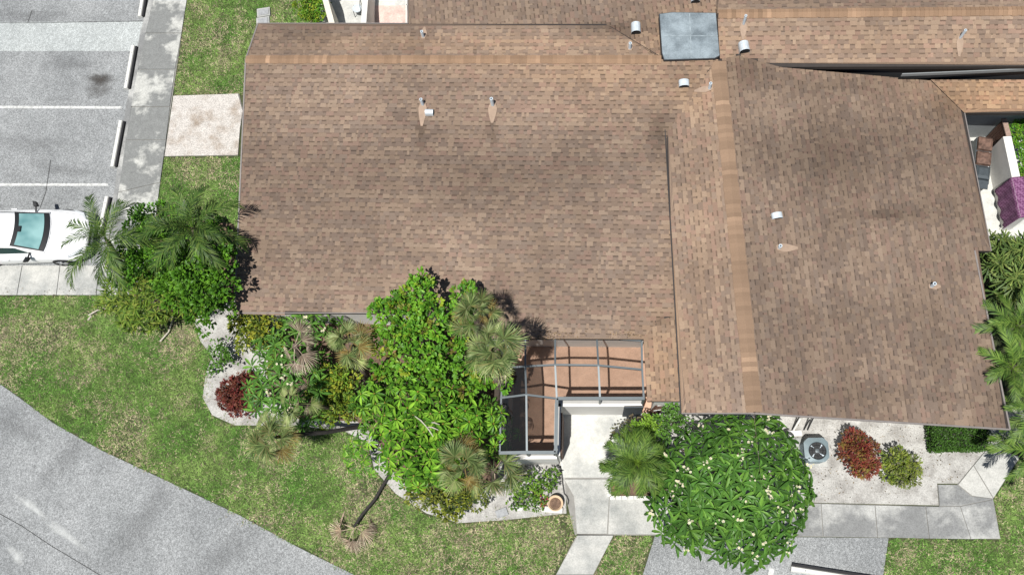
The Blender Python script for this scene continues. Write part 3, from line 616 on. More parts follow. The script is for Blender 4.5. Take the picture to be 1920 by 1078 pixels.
E = {'nw': (985, 634, ZT), 'n1': (1041, 633, ZT), 'n2': (1119, 633, ZT), 'ne': (1203, 639, ZT), 'e1': (1204, 693, ZT), 'se': (1207, 747, ZT), 's2': (1125, 747, ZT), 'ic': (1044, 747, ZT),
     'm0': (985, 687, ZT), 'm1': (1041, 684, ZT + .16), 'm2': (1122, 685, ZT + .16), 'b1': (987, 740, ZT + .16), 'bw': (940, 746, ZT), 'bs': (937, 849, ZT), 'b2': (988, 848, ZT), 'be': (1042, 848, ZT), 'mw': (945, 690, ZT)}
E = {k: P(*v) for k, v in E.items()}
def beam(a, b, w=0.06, h=0.09): return MB().bar(E[a], E[b], w, h).build('beam', M['alu'], pat)
for a, b in (('nw', 'n1'), ('n1', 'n2'), ('n2', 'ne'), ('ne', 'e1'), ('e1', 'se'), ('m0', 'm1'), ('m1', 'm2'), ('m2', 'e1'), ('n1', 'm1'), ('m1', 'ic'), ('n2', 'm2'), ('m2', 's2'), ('m0', 'b1'), ('b1', 'b2'), ('bw', 'b1'), ('b1', 'ic'), ('nw', 'm0'), ('mw', 'm0'), ('mw', 'bw'), ('bw', 'bs')): beam(a, b)
for a, b in (('ic', 's2'), ('s2', 'se'), ('ic', 'be'), ('bs', 'b2'), ('b2', 'be')): beam(a, b, 0.10, 0.11)
def panel(*k):
    pts = [E[i] - np.array([0, 0, 0.03]) for i in k]; n = len(pts)
    return obj('screen_panel', pts, [tuple(range(n))], M['tree_shade' if k[0] in ('bw', 'mw') else 'screen'], pat)
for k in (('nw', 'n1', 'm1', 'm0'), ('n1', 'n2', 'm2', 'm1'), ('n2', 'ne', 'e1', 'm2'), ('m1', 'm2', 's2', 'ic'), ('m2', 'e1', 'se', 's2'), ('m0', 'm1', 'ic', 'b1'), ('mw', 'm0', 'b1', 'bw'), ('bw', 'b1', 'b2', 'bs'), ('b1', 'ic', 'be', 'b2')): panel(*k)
def side(a, b, knee=True, mat='stucco', th=0.16, gate=None):
    A, B = E[a], E[b]; d = (B - A); d[2] = 0; L = np.linalg.norm(d); d /= L; c = (A + B) / 2; rz = math.atan2(d[1], d[0])
    MB().box((c[0], c[1], ZW / 2), (L, th, ZW), rz).build('half_wall', M[mat], pat)
    MB().box((c[0], c[1], ZW + 0.02), (L, th + 0.05, 0.04), rz).build('wall_sill', M[mat], pat)
    q = [(A[0], A[1], ZW + 0.04), (B[0], B[1], ZW + 0.04), (B[0], B[1], ZT - .05), (A[0], A[1], ZT - .05)]
    obj('screen_panel', q, [(0, 1, 2, 3)], M['screen'], pat)
for a, b in (('ic', 'se'), ('bs', 'be'), ('mw', 'bs'), ('ic', 'be')): side(a, b)
for k in ('ic', 's2', 'se', 'be', 'b2', 'bs', 'bw', 'mw'):
    x, y, _ = E[k]; MB().box((x, y, (ZW + ZT) / 2 + 0.02), (0.07, 0.07, ZT - ZW - 0.1)).build('post', M['alu'], pat)
# brown gate leaf in the wall beside the entry walk, and a dark screen door in the front half wall
A, B = E['ic'], E['be']; c = A * 0.5 + B * 0.5; d = B - A; rz = math.atan2(d[1], d[0]); ox = 0.115
MB().box((c[0] + ox, c[1] - 0.1, 0.98), (1.35, 0.06, 1.9), rz).build('gate', M['brownwood'], pat)
A, B = E['ic'], E['se']; c = A * 0.10 + B * 0.90
MB().box((c[0], c[1] - 0.11, 1.06), (0.62, 0.06, 2.06), 0).build('screen_door', plain('slate_door', (0.055, 0.065, 0.075), 0.6), pat)
structure(MB().prism([tuple(E[k][:2]) for k in ('ic', 'be', 'bs', 'mw')] + [(E['mw'][0], E['nw'][1] + 3.0), (E['ne'][0] + .7, E['nw'][1] + 3.0), (E['se'][0] + .5, E['se'][1])], -0.02, 0.06).build('patio_floor', M['terracotta']))
# louvred shutter leaning by the front wall
s = thing('louvred_shutter', 'dark brown louvred shutter leaning by the entry wall', 'shutter', P(1222, 790, 0))
a, b = np.array(P(1213, 781, 0.05)), np.array(P(1231, 760, 1.55)); sw = np.array([0.34, 0.05, 0])
for k in (0, 1): MB().bar(a + sw * k, b + sw * k, 0.06, 0.05).build('stile', M['brownwood'], s)
for i in range(9):
    f = 0.06 + 0.88 * i / 8; p_ = a + (b - a) * f; MB().bar(p_, p_ + sw, 0.02, 0.09).build('slat', M['brownwood'] if i % 4 else M['block'], s)

# ------------------------------------------------------------------ air conditioner
ac0 = P(1520, 848, 0.0); ac = thing('air_conditioner', 'grey outdoor air conditioning unit with round fan grille', 'air conditioner', ac0)
MB().box((0, 0, 0.05), (0.98, 0.98, 0.10)).build('pad', M['walk'], ac, loc=(0, 0, 0))
oc = lambda r, c_: [(x * r, y * r) for x, y in ((1, c_), (c_, 1), (-c_, 1), (-1, c_), (-1, -c_), (-c_, -1), (c_, -1), (1, -c_))]
acm = plain('blue_grey_paint', (0.17, 0.22, 0.24), 0.5, 0.1, 0.08)
MB().prism(oc(0.35, 0.62), 0.10, 0.80).build('coil', M['blackp'], ac, loc=(0, 0, 0))
for i in range(9): 
    o_ = oc(0.375, 0.62); mb = MB(); z = 0.14 + i * 0.075
    for j in range(8): a_, b_ = o_[j], o_[(j + 1) % 8]; mb.bar((*a_, z), (*b_, z), 0.02, 0.05)
    mb.build('louvre', acm, ac, loc=(0, 0, 0))
n8 = 48; ring = []; OC = oc(0.40, 0.62)
def oct_r(t_):
    best = 9
    for j in range(8):
        a_, b_ = np.array(OC[j]), np.array(OC[(j + 1) % 8]); d_ = np.array([math.cos(t_), math.sin(t_)]); e = b_ - a_; det = d_[0] * -e[1] + d_[1] * e[0]
        if abs(det) < 1e-9: continue
        r_ = (a_[0] * -e[1] + a_[1] * e[0]) / det; s_ = (d_[0] * a_[1] - d_[1] * a_[0]) / det
        if r_ > 0 and -1e-6 <= s_ <= 1 + 1e-6: best = min(best, r_)
    return best if best < 9 else 0.4
v = []; f = []; cx_, cy_ = 0.03, -0.03
for i in range(n8):
    t_ = 2 * math.pi * i / n8; r_ = oct_r(t_); c_, s_ = math.cos(t_), math.sin(t_)
    v += [(r_ * c_, r_ * s_, 0.78), (r_ * c_, r_ * s_, 0.84), (cx_ + 0.30 * c_, cy_ + 0.30 * s_, 0.87), (cx_ + 0.285 * c_, cy_ + 0.285 * s_, 0.85), (cx_ + 0.28 * c_, cy_ + 0.28 * s_, 0.62)]
for i in range(n8):
    j = (i + 1) % n8
    for q in range(4): f.append((i * 5 + q, j * 5 + q, j * 5 + q + 1, i * 5 + q + 1))
obj('top_cover', v, f, acm, ac, loc=(0, 0, 0))
MB().lathe([(0.001, 0.62), (0.285, 0.62)], 24, (cx_, cy_, 0)).build('fan_well', M['blackp'], ac, loc=(0, 0, 0))
fan = MB().lathe([(0.001, 0.82), (0.07, 0.81), (0.075, 0.72)], 12, (cx_, cy_, 0)).build('fan_hub', M['alu'], ac, loc=(0, 0, 0))
for k in range(4):
    a_ = k * math.pi / 2 + 0.5; v = []
    for r_, w_, z_ in ((0.06, 0.4, 0.79), (0.17, 0.75, 0.79), (0.265, 0.9, 0.79)):
        v += [(cx_ + r_ * math.cos(a_ - w_ / 2), cy_ + r_ * math.sin(a_ - w_ / 2), z_ - 0.04), (cx_ + r_ * math.cos(a_ + w_ / 2), cy_ + r_ * math.sin(a_ + w_ / 2), z_ + 0.03)]
    obj('fan_blade', v, [(0, 1, 3, 2), (2, 3, 5, 4)], M['pvc'], ac, loc=(0, 0, 0))
mb = MB()
for r_ in (0.18, 0.275): mb.tube([(cx_ + r_ * math.cos(2 * math.pi * i / 28), cy_ + r_ * math.sin(2 * math.pi * i / 28), 0.86) for i in range(29)], 0.004, 4, False)
for k in range(4): a_ = k * math.pi / 2; mb.bar((cx_ + 0.06 * math.cos(a_), cy_ + 0.06 * math.sin(a_), 0.862), (cx_ + 0.285 * math.cos(a_), cy_ + 0.285 * math.sin(a_), 0.862), 0.006, 0.006)
mb.build('fan_guard', M['blackp'], ac, loc=(0, 0, 0))
ls = thing('shadow_line_bars', 'pale and dark bars added for shadow lines and the lit gap between them', 'shadow lines', P(1495, 800, 0))
for (a, b, mt, r_) in (((1487, 808), (1501, 784), 'block', .035), ((1507, 806), (1518, 786), 'blackp', .022), ((1514, 806), (1525, 783), 'blackp', .022), ((1485, 806), (1496, 785), 'blackp', .022)):
    MB().tube([P(*a, 0.06), P(*b, 0.35)], r_, 8).build('shade_bar', M[mt], ls)  # bars added in place of shadow lines and the lit gap between them
pb = thing('service_slab', 'small white equipment slab beside the air conditioner', 'slab', P(1488, 813, 0))
MB().box((0, 0, 0.06), (0.5, 0.2, 0.12), 0.05).build('slab_top', M['block'], pb, loc=(0, 0, 0))

# ------------------------------------------------------------------ wheel stops
stop_mesh = {}
def wheel_stop(a, b, label, w=0.20, h=0.15):
    A, B = Vector(P(*a, 0)), Vector(P(*b, 0)); L = (B - A).length; rz = math.atan2(B.y - A.y, B.x - A.x)
    s = thing('wheel_stop', label, 'wheel stop', (A + B) / 2, 'concrete wheel stops'); s.rotation_euler.z = rz
    prof = [(-w / 2, 0), (-w / 2, h * 0.45), (-w * 0.30, h), (w * 0.30, h), (w / 2, h * 0.45), (w / 2, 0)]
    v = [(x, y, z) for x in (-L / 2, L / 2) for y, z in prof]; k = len(prof)
    obj('curb_block', v, [tuple(range(k)), tuple(range(2 * k - 1, k - 1, -1))] + [(i, k + i, k + (i + 1) % k, (i + 1) % k) for i in range(k)], M['block'], s, loc=(0, 0, 0))
    for e in (-1, 1): MB().lathe([(0.001, h + 0.012), (0.022, h + 0.012), (0.026, h - 0.01)], 8, (e * L * 0.33, 0, 0)).build('anchor_pin', M['stone'], s, loc=(0, 0, 0))
    sd = 1 if math.cos(rz) > 0.7 else (1 if math.sin(rz) < 0 else -1)
    MB().box((0, sd * (w / 2 + .035), h * .42), (L * .98, .08, h * .86)).build('black_side_strip', M['rubber'], s, loc=(0, 0, 0))  # black strip along one long side of the stop
wheel_stop((277, -45), (264, 34), 'white wheel stop at the top edge of the picture above the pale strip')
wheel_stop((252, 89), (238, 169), 'white wheel stop between the pale strip and the first painted line')
wheel_stop((229, 229), (213, 315), 'white wheel stop between the two painted bay lines')
wheel_stop((203, 371), (188, 442), 'white wheel stop in front of the parked car under palm fronds')
wheel_stop((1482, 1065), (1640, 1090), 'white wheel stop in the driveway at the bottom edge')

# ------------------------------------------------------------------ parked car
def build_car():
    cp = P(184, 450, 0.0); L = 4.66 * 1.13; yaw = 0.0
    car = thing('parked_car', 'white sedan parked nose toward the palms', 'car', (cp[0] - L / 2 - 0.02, cp[1], 0))
    paint, t, bs = new_mat('white_car_paint'); bs.inputs['Base Color'].default_value = (0.80, 0.81, 0.82, 1); bs.inputs['Roughness'].default_value = 0.28; bs.inputs['Coat Weight'].default_value = 0.6; bs.inputs['Coat Roughness'].default_value = 0.05
    glass, t, bs = new_mat('sky_reflection_glass'); n_ = noise(t, geo(t), 1.3, 2); t.links.new(ramp(t, n_, [(0.35, (0.11, 0.25, 0.26)), (0.65, (0.27, 0.46, 0.46))]), bs.inputs['Base Color']); bs.inputs['Roughness'].default_value = 0.06; bs.inputs['Coat Weight'].default_value = 0.4  # teal ramp paints the reflected sky into the windscreen glass
    dglass = plain('dark_car_glass', (0.03, 0.06, 0.065), 0.08); lamp, t, bs = new_mat('headlamp_lens'); bs.inputs['Base Color'].default_value = (0.55, 0.58, 0.6, 1); bs.inputs['Roughness'].default_value = 0.08
    chrome = plain('wheel_alloy', (0.55, 0.56, 0.58), 0.3, 0.7, 0.05)
    # lower body: (x, half width, top z, bottom z)
    st = [(2.33, .50, .60, .30), (2.28, .66, .66, .24), (2.15, .78, .71, .20), (1.90, .86, .755, .18), (1.50, .90, .83, .18), (1.10, .91, .89, .18), (0.80, .915, .93, .18), (0.2, .92, .945, .18), (-0.6, .92, .955, .18), (-1.3, .915, .97, .18), (-1.75, .90, .99, .18), (-2.05, .85, .985, .2), (-2.25, .76, .93, .25), (-2.33, .62, .80, .32)]
    v = []; f = []
    for x, w, tz, bz in st:
        h = tz - bz; half = [(0, tz), (.35 * w, tz - .004), (.66 * w, tz - .018), (.86 * w, tz - .05), (.955 * w, tz - .11), (w, tz - .24 * h - .05), (.995 * w, bz + .40 * h), (.97 * w, bz + .14 * h), (.90 * w, bz)]
        ringp = half + [(-y, z) for y, z in half[::-1]][:-1]
        v += [(x, y, z) for y, z in ringp]
    k = 17
    for i in range(len(st) - 1):
        for j in range(k): f.append((i * k + j, i * k + (j + 1) % k, (i + 1) * k + (j + 1) % k, (i + 1) * k + j))
    f.append(tuple(range(k))[::-1]); f.append(tuple(range((len(st) - 1) * k, len(st) * k)))
    body = obj('body', v, f, paint, car, loc=(0, 0, 0), smooth=True)
    # greenhouse: rows from sill to roof across stations
    gs = [(1.02, 0.72, 0.895, 0.895), (-0.08, 0.74, 0.92, 1.36), (-0.45, 0.755, 0.93, 1.425), (-0.95, 0.75, 0.94, 1.40), (-1.80, 0.70, 0.97, 1.00)]
    def sect(x, wb, zb, zt):
        fr = max(0.0, (zt - zb) / 0.5); wt = wb - 0.17 * fr; bow = 0.10
        return [(x, -wb, zb), (x, -(wt + 0.02), zb + (zt - zb) * 0.82), (x, -wt * 0.86, zt - 0.02 * fr), (x + 0.0, -wt * 0.45, zt + 0.008), (x, 0, zt + 0.014), (x, wt * 0.45, zt + 0.008), (x, wt * 0.86, zt - 0.02 * fr), (x, wt + 0.02, zb + (zt - zb) * 0.82), (x, wb, zb)]
    dense = []
    for i in range(len(gs) - 1):
        for s_ in np.linspace(0, 1, 5)[:-1]: dense.append(tuple(np.array(gs[i]) * (1 - s_) + np.array(gs[i + 1]) * s_))
    dense.append(gs[-1]); v = []; f = []
    for d_ in dense:
        sc = sect(*d_); xm = d_[0]
        for (x, y, z) in sc: v.append((x + (0.13 * (1 - (y / 0.75) ** 2) if xm > 0.05 else (-0.10 * (1 - (y / 0.75) ** 2) if xm < -1.0 else 0)), y, z))
    for i in range(len(dense) - 1):
        for j in range(8): f.append((i * 9 + j, (i + 1) * 9 + j, (i + 1) * 9 + j + 1, i * 9 + j + 1))
    obj('cabin', v, f, paint, car, loc=(0, 0, 0), smooth=True)
    # windscreen: dark border then glass painted with a teal sky reflection just above the cabin surface
    def screen(x_lo, z_lo, w_lo, x_hi, z_hi, w_hi, lift, name, mat, bow, parent=car):
        v = []; f = []; n_ = 9; mrows = 6; up = Vector((z_hi - z_lo, 0, -(x_hi - x_lo))).normalized()
        for r_ in range(mrows):
            s_ = r_ / (mrows - 1); x = x_lo + (x_hi - x_lo) * s_; z = z_lo + (z_hi - z_lo) * s_; w = w_lo + (w_hi - w_lo) * s_
            for c_ in range(n_):
                y = w * (c_ / (n_ - 1) * 2 - 1); q = Vector((x + bow * (1 - (y / 0.75) ** 2), y, z + 0.02 * (1 - (y / 0.75) ** 2))) + up * lift * (1 if up.z > 0 else -1); v.append(q)
        for r_ in range(mrows - 1):
            for c_ in range(n_ - 1): f.append((r_ * n_ + c_, r_ * n_ + c_ + 1, (r_ + 1) * n_ + c_ + 1, (r_ + 1) * n_ + c_))
        return obj(name, v, f, mat, parent, loc=(0, 0, 0), smooth=True)
    fr = screen(0.985, 0.915, 0.69, 0.0, 1.335, 0.60, 0.018, 'windscreen_frame', M['blackp'], 0.13)
    screen(0.84, 0.99, 0.635, 0.13, 1.285, 0.555, 0.026, 'windscreen', glass, 0.125)
    MB().box((0.30, 0, 1.33), (0.10, 0.20, 0.05)).build('rear_view_mirror', M['blackp'], car, loc=(0, 0, 0))
    screen(-1.78, 1.01, 0.62, -1.05, 1.37, 0.54, 0.016, 'rear_window', dglass, -0.09)
    for s_ in (-1, 1):
        q = [(0.55, s_ * .735, .965), (-1.35, s_ * .735, .985), (-1.05, s_ * .64, 1.25), (-0.4, s_ * .635, 1.31), (0.15, s_ * .645, 1.27)]
        q = [(x, y + s_ * 0.012, z) for x, y, z in q]; obj('side_window', q, [(0, 1, 2, 3, 4) if s_ < 0 else (4, 3, 2, 1, 0)], dglass, car, loc=(0, 0, 0))
        mm = MB().add([(0.50, s_ * .90, .98), (0.44, s_ * 1.09, 1.0), (0.58, s_ * 1.07, 1.0), (0.66, s_ * .92, .98), (0.50, s_ * .90, 1.07), (0.45, s_ * 1.09, 1.10), (0.56, s_ * 1.07, 1.10), (0.62, s_ * .92, 1.07)], [(0, 1, 2, 3), (7, 6, 5, 4), (0, 4, 5, 1), (1, 5, 6, 2), (2, 6, 7, 3), (3, 7, 4, 0)])
        mm.build('wing_mirror', M['blackp'], car, loc=(0, 0, 0))
        MB().bar((0.55, s_ * .72, .95), (0.55, s_ * .93, 1.0), 0.05, 0.03).build('mirror_arm', M['blackp'], car, loc=(0, 0, 0))
        hv = [(2.22, s_ * .50, .66), (2.10, s_ * .74, .705), (1.72, s_ * .865, .752), (1.80, s_ * .80, .775), (2.08, s_ * .60, .73), (2.2, s_ * .48, .69)]
        hv = [(x + .015, y + s_ * .012, z + .012) for x, y, z in hv]; obj('headlight', hv, [(0, 1, 2, 3, 4, 5) if s_ > 0 else (5, 4, 3, 2, 1, 0)], lamp, car, loc=(0, 0, 0))
        MB().add([(2.30, s_ * .40, .42), (2.20, s_ * .72, .42), (2.20, s_ * .735, .52), (2.31, s_ * .42, .52), (2.22, s_ * .40, .42), (2.14, s_ * .70, .42), (2.14, s_ * .70, .52), (2.22, s_ * .42, .52)], [(0, 1, 2, 3), (4, 5, 6, 7)[::-1], (0, 3, 7, 4), (1, 5, 6, 2), (3, 2, 6, 7), (0, 4, 5, 1)]).build('fog_intake', M['blackp'], car, loc=(0, 0, 0))
        MB().bar((-0.25, s_ * .924, .80), (-0.45, s_ * .924, .80), 0.03, 0.03).build('door_handle', paint, car, loc=(0, 0, 0))
        for xw in (1.38, -1.36):
            w_ = thing_part('wheel', car)
            c_ = (xw, s_ * .83, .32); mb = MB(); prof = [(.20, -.10), (.29, -.105), (.32, -.08), (.32, .08), (.29, .105), (.20, .10)]; n_ = 20
            mb.v = [(c_[0] + r_ * math.cos(2 * math.pi * i / n_), c_[1] + h_, c_[2] + r_ * math.sin(2 * math.pi * i / n_)) for r_, h_ in prof for i in range(n_)]
            mb.f = [(j * n_ + i, j * n_ + (i + 1) % n_, (j + 1) * n_ + (i + 1) % n_, (j + 1) * n_ + i) for j in range(5) for i in range(n_)]
            mb.build('tyre', M['rubber'], w_, loc=(0, 0, 0))
            mb = MB(); 
            for i in range(5): a_ = 2 * math.pi * i / 5; mb.bar((c_[0], c_[1] + s_ * .085, c_[2]), (c_[0] + .21 * math.cos(a_), c_[1] + s_ * .085, c_[2] + .21 * math.sin(a_)), .03, .06, (0, 1, 0))
            mb.build('rim', chrome, w_, loc=(0, 0, 0))
    MB().add([(2.335, -.36, .42), (2.335, .36, .42), (2.34, .40, .56), (2.34, -.40, .56), (2.2, -.36, .42), (2.2, .36, .42), (2.2, .40, .56), (2.2, -.40, .56)], [(0, 1, 2, 3), (0, 3, 7, 4), (1, 5, 6, 2), (3, 2, 6, 7), (0, 4, 5, 1)]).build('grille', M['blackp'], car, loc=(0, 0, 0))
    for s_ in (-1, 1): MB().bar((1.02, s_ * .30, .925), (0.98, s_ * .02 + .2 * s_ * 0, .945), .02, .015).build('wiper', M['blackp'], car, loc=(0, 0, 0))
    for s_ in (-1, 1): MB().bar((1.05, s_ * .80, .878), (2.02, s_ * .66, .727), .012, .012).build('bonnet_seam', M['stone'], car, loc=(0, 0, 0))
    car.scale = (1.13, 1.13, 1.1); return car
def thing_part(name, parent):
    o = bpy.data.objects.new(name, None); COL.objects.link(o); o.parent = parent; o.empty_display_size = 0.1; return o
build_car()

# ------------------------------------------------------------------ garden bits by the half wall
pot = thing('flower_pot', 'large round tan rimmed pot with dead leaves on the flower bed', 'pot', P(1042, 944, 0))
MB().lathe([(0.001, 0.0), (0.17, 0.0), (0.25, 0.30), (0.27, 0.34), (0.27, 0.38), (0.235, 0.38), (0.225, 0.28), (0.001, 0.26)], 24).build('pot_body', plain('tan_pot', (0.56, 0.42, 0.28), 0.7), pot, loc=(0, 0, 0), smooth=True)
MB().lathe([(0.001, 0.27), (0.10, 0.285), (0.226, 0.275)], 16).build('potting_soil', M['soil'], pot, loc=(0, 0, 0))
for i, (a, b, h, lb) in enumerate((((1016, 954), (1055, 957), .2, 'long white concrete block below the round pot'), ((1006, 948), (1013, 950), .14, 'white block left of the long white block'), ((967, 951), (981, 952), .12, 'small white stone at the left end of the flower bed edge'))):
    A, B = np.array(P(*a, 0)), np.array(P(*b, 0)); L = max(np.linalg.norm(B - A), .16); c = (A + B) / 2
    o = MB().box((0, 0, h / 2), (L, .19, h), math.atan2(B[1] - A[1], B[0] - A[0])).build('edging_block', M['block'], loc=tuple(c)); tag(o, lb, 'block')
    bm = bmesh.new(); bm.from_mesh(o.data); bmesh.ops.bevel(bm, geom=bm.edges[:], offset=0.02, segments=2, affect='EDGES'); bm.to_mesh(o.data); bm.free()
o = MB().box((0, 0, .04), (.40, .26, .07), 0.35).build('stepping_stone', M['stone'], loc=tuple(P(941, 961, 0))); tag(o, 'flat grey stepping stone on sand under the fan palm', 'stone')
hs = MB().tube([P(x, y, .04) for x, y in ((1051, 873), (1054, 890), (1055, 905), (1058, 925), (1063, 930), (1066, 938), (1065, 945))], .022, 6).build('garden_hose', M['blackp']); tag(hs, 'black garden hose lying beside the entry walk', 'hose')
pl_ = thing('brick_planter', 'low brick edged planter under the feathery palm', 'planter', P(1195, 920, 0))
e0, e1 = np.array(P(1143, 933, 0)), np.array(P(1245, 933, 0)); e2 = np.array(P(1140, 905, 0))
for i in range(9):
    p_ = e0 + (e1 - e0) * (i + .5) / 9; MB().box((p_[0], p_[1], .05), (np.linalg.norm(e1 - e0) / 9 - .015, .12, .12)).build('brick', M['block'], pl_)
for i in range(3):
    p_ = e0 + (e2 - e0) * (i + .8) / 3; MB().box((p_[0], p_[1], .05), (.12, .19, .12)).build('brick', M['block'], pl_)
for i in range(2):
    p_ = np.array(P(1152 + i * 17, 922, .06)); MB().box((p_[0], p_[1], .05), (.13, .42, .10), 0.05).build('brick', M['brick'], pl_)
MB().prism(world_poly([(1146, 930), (1250, 930), (1250, 860), (1180, 860), (1146, 905)], .03), 0, .03).build('mulch', M['soil'], pl_)
for i, (x, y) in enumerate(((495, 25), (494, 42))):
    o = thing('meter_box', ('concrete water meter box lid on the upper lawn' if i == 0 else 'concrete meter box lid half hidden by the roof edge'), 'meter box', P(x, y, 0), 'meter boxes')
    MB().box((0, 0, .03), (.55, .40, .08), .12).build('box_rim', M['walk'], o, loc=(0, 0, 0)); MB().box((0, 0, .08), (.42, .27, .03), .12).build('lid', M['stone'], o, loc=(0, 0, 0))

# ------------------------------------------------------------------ walled court at the top edge
ct = structure(sheet('court_floor', [(600, 75), (765, 75), (765, -120), (600, -120)], 0.02, M['entry'], 0.05))
sheet('pink_terrace', [(690, 80), (780, 80), (780, 11), (690, 11)], 0.026, M['pinktile'], 0.01, ct)
def thick_wall(pts, th, mat, parent, name='wall'):
    for i in range(len(pts) - 1):
        a, b = np.array(pts[i]), np.array(pts[i + 1]); d = (b - a)[:2]; d /= np.linalg.norm(d); s_ = np.array([-d[1], d[0]]) * th / 2
        MB().prism([tuple(a[:2] + s_), tuple(b[:2] + s_), tuple(b[:2] - s_), tuple(a[:2] - s_)], [0] * 4, [a[2], b[2], b[2], a[2]]).build(name, mat, parent)
w = thing('court_wall', 'cream garden wall running off the top edge beside the yellow bush', 'wall', P(620, 20, 0)); thick_wall([P(585, -60, 1.7), P(610, 0, 1.55), P(627, 62, 1.25)], .22, M['cream'], w)
w = thing('court_wall', 'bright white dividing wall between court and pink terrace', 'wall', P(690, 20, 0)); thick_wall([P(690, -60, 1.0), P(685, 0, 1.2), P(680, 62, 1.7)], .22, M['stucco'], w)
w = thing('court_screen_frame', 'thin pale screen frame beside the pink terrace', 'frame', P(764, 20, 0))
for a, b in (((762, -60, 2.4), (762, 58, 2.4)), ((768, -60, 2.4), (768, 58, 2.4)), ((762, 10, 2.4), (768, 10, 2.4)), ((762, 10, 2.4), None)):
    if b is None: q = P(*a); MB().bar((q[0], q[1], 0), q, .05, .05).build('post', M['block'], w)
    else: MB().bar(P(*a), P(*b), .05, .05).build('rail', M['block'], w)
ch = thing('wire_chair', 'small dark wire chair against the white dividing wall', 'chair', P(674, 27, 0))
for dx in (-.16, .16):
    for dy in (-.16, .16): MB().tube([(dx, dy, 0), (dx * .9, dy * .9, .42)], .012, 6).build('leg', M['blackp'], ch, loc=(0, 0, 0))
MB().lathe([(.001, .43), (.19, .43), (.20, .41)], 14).build('seat', M['galv'], ch, loc=(0, 0, 0)); MB().tube([(.18, -.16, .42), (.22, -.15, .80), (.23, 0, .86), (.22, .15, .80), (.18, .16, .42)], .014, 6).build('backrest', M['blackp'], ch, loc=(0, 0, 0))

# ------------------------------------------------------------------ side court on the right
structure(sheet('side_court_floor', [(1770, 214), (1905, 214), (1960, 440), (1820, 470)], 0.03, M['entry'], 0.06))
w = thing('side_court_wall', 'white stucco wall of the side court under a purple cloth', 'wall', P(1880, 340, 0)); WT = 1.5
wp = [P(1888.5, 256, WT), P(1905, 332, WT), P(1921, 405, WT)]; thick_wall(wp, .28, M['stucco'], w)
fn = thing('wooden_fence', 'dark brown vertical board fence at the head of the white wall', 'fence', P(1850, 265, 0))
a, b = P(1880, 225, WT), P(1888, 254, WT)
for i in range(6):
    q = a + (b - a) * (i + .5) / 6; MB().box((q[0], q[1], WT / 2), (.04, .075, WT - .04), .12).build('board', M['brownwood'], fn)
MB().bar(a + np.array([.05, .03, 0]), b + np.array([.05, -.03, 0]), .17, .06).build('top_rail', M['palewood'], fn); MB().box((b[0] + .05, b[1] - .02, WT / 2), (.14, .12, WT - .1)).build('post', M['palewood'], fn)
# purple checked cloth draped over the wall
m, t, bs = new_mat('purple_checked_cloth'); uvp = geo(t); mp = N(t, 'ShaderNodeMapping'); mp.inputs['Rotation'].default_value = (0.6, 0.3, 0.75); t.links.new(uvp, mp.inputs[0])
ck = N(t, 'ShaderNodeTexChecker'); ck.inputs['Scale'].default_value = 13.0; ck.inputs[1].default_value = (0.12, 0.035, 0.10, 1); ck.inputs[2].default_value = (0.23, 0.10, 0.20, 1); t.links.new(mp.outputs[0], ck.inputs[0])
t.links.new(ck.outputs[0], bs.inputs['Base Color']); bs.inputs['Roughness'].default_value = 0.9; M['cloth'] = m
dwl = (wp[2] - wp[1]); dwl[2] = 0; Lc = np.linalg.norm(dwl); dwl /= Lc; sdw = np.array([-dwl[1], dwl[0], 0]); sdw *= (-1 if sdw[0] > 0 else 1)      # points west
nu, nv = 22, 16; v = []
for i in range(nu):
    s_ = i / (nu - 1) * 1.5
    for j in range(nv):
        r_ = j / (nv - 1); wv_ = 0.055 * math.sin(i * 0.95 + 0.6 * r_) * max(0, r_ - .3) + (0.14 * max(0, s_ - 1.1) * math.sin(i * 2.1) * r_)
        if r_ < .3: off = -.25 + .42 * r_ / .3; zz = WT + .015
        else: off = .17 + .10 * (r_ - .3) + wv_; zz = WT + .012 - (r_ - .3) / .7 * 1.12
        q = wp[1] + dwl * s_ + sdw * off; v.append((q[0], q[1], zz))
cl = obj('purple_cloth', v, [(i * nv + j, i * nv + j + 1, (i + 1) * nv + j + 1, (i + 1) * nv + j) for i in range(nu - 1) for j in range(nv - 1)], M['cloth'], smooth=True); tag(cl, 'purple checked cloth draped over the white side wall', 'cloth')
sol = cl.modifiers.new('thick', 'SOLIDIFY'); sol.thickness = 0.012
# grill cart
gp = P(1826, 318, 0); gr = thing('barbecue_grill', 'dark grey barbecue cart with rusty lids half under the eave', 'grill', gp); gr.rotation_euler.z = -0.22
gm = plain('slate_grey_metal', (0.07, 0.085, 0.095), 0.5, 0.3, 0.15, 8); rust = plain('rusty_plate', (0.14, 0.085, 0.065), 0.8, 0.1, 0.6, 6)
MB().box((0, 0, .48), (.55, 1.75, .62)).build('cabinet', gm, gr, loc=(0, 0, 0)); MB().box((0, -.98, .78), (.5, .22, .04)).build('side_shelf', gm, gr, loc=(0, 0, 0))
for i, y in enumerate((-.52, .05, .62)):
    hd = MB().add([(x_ * .25 * s_, y + y_ * .25 * s_, z_) for z_, s_ in ((.79, 1), (.92, .95), (.98, .6)) for x_, y_ in ((-1, -1), (1, -1), (1, 1), (-1, 1))], [(0, 1, 5, 4), (1, 2, 6, 5), (2, 3, 7, 6), (3, 0, 4, 7), (4, 5, 9, 8), (5, 6, 10, 9), (6, 7, 11, 10), (7, 4, 8, 11), (8, 9, 10, 11)]).build('lid', rust if i else gm, gr, loc=(0, 0, 0)); MB().bar((.18, y - .12, .93), (.18, y + .12, .93), .03, .03).build('lid_handle', M['blackp'], hd, loc=(0, 0, 0))
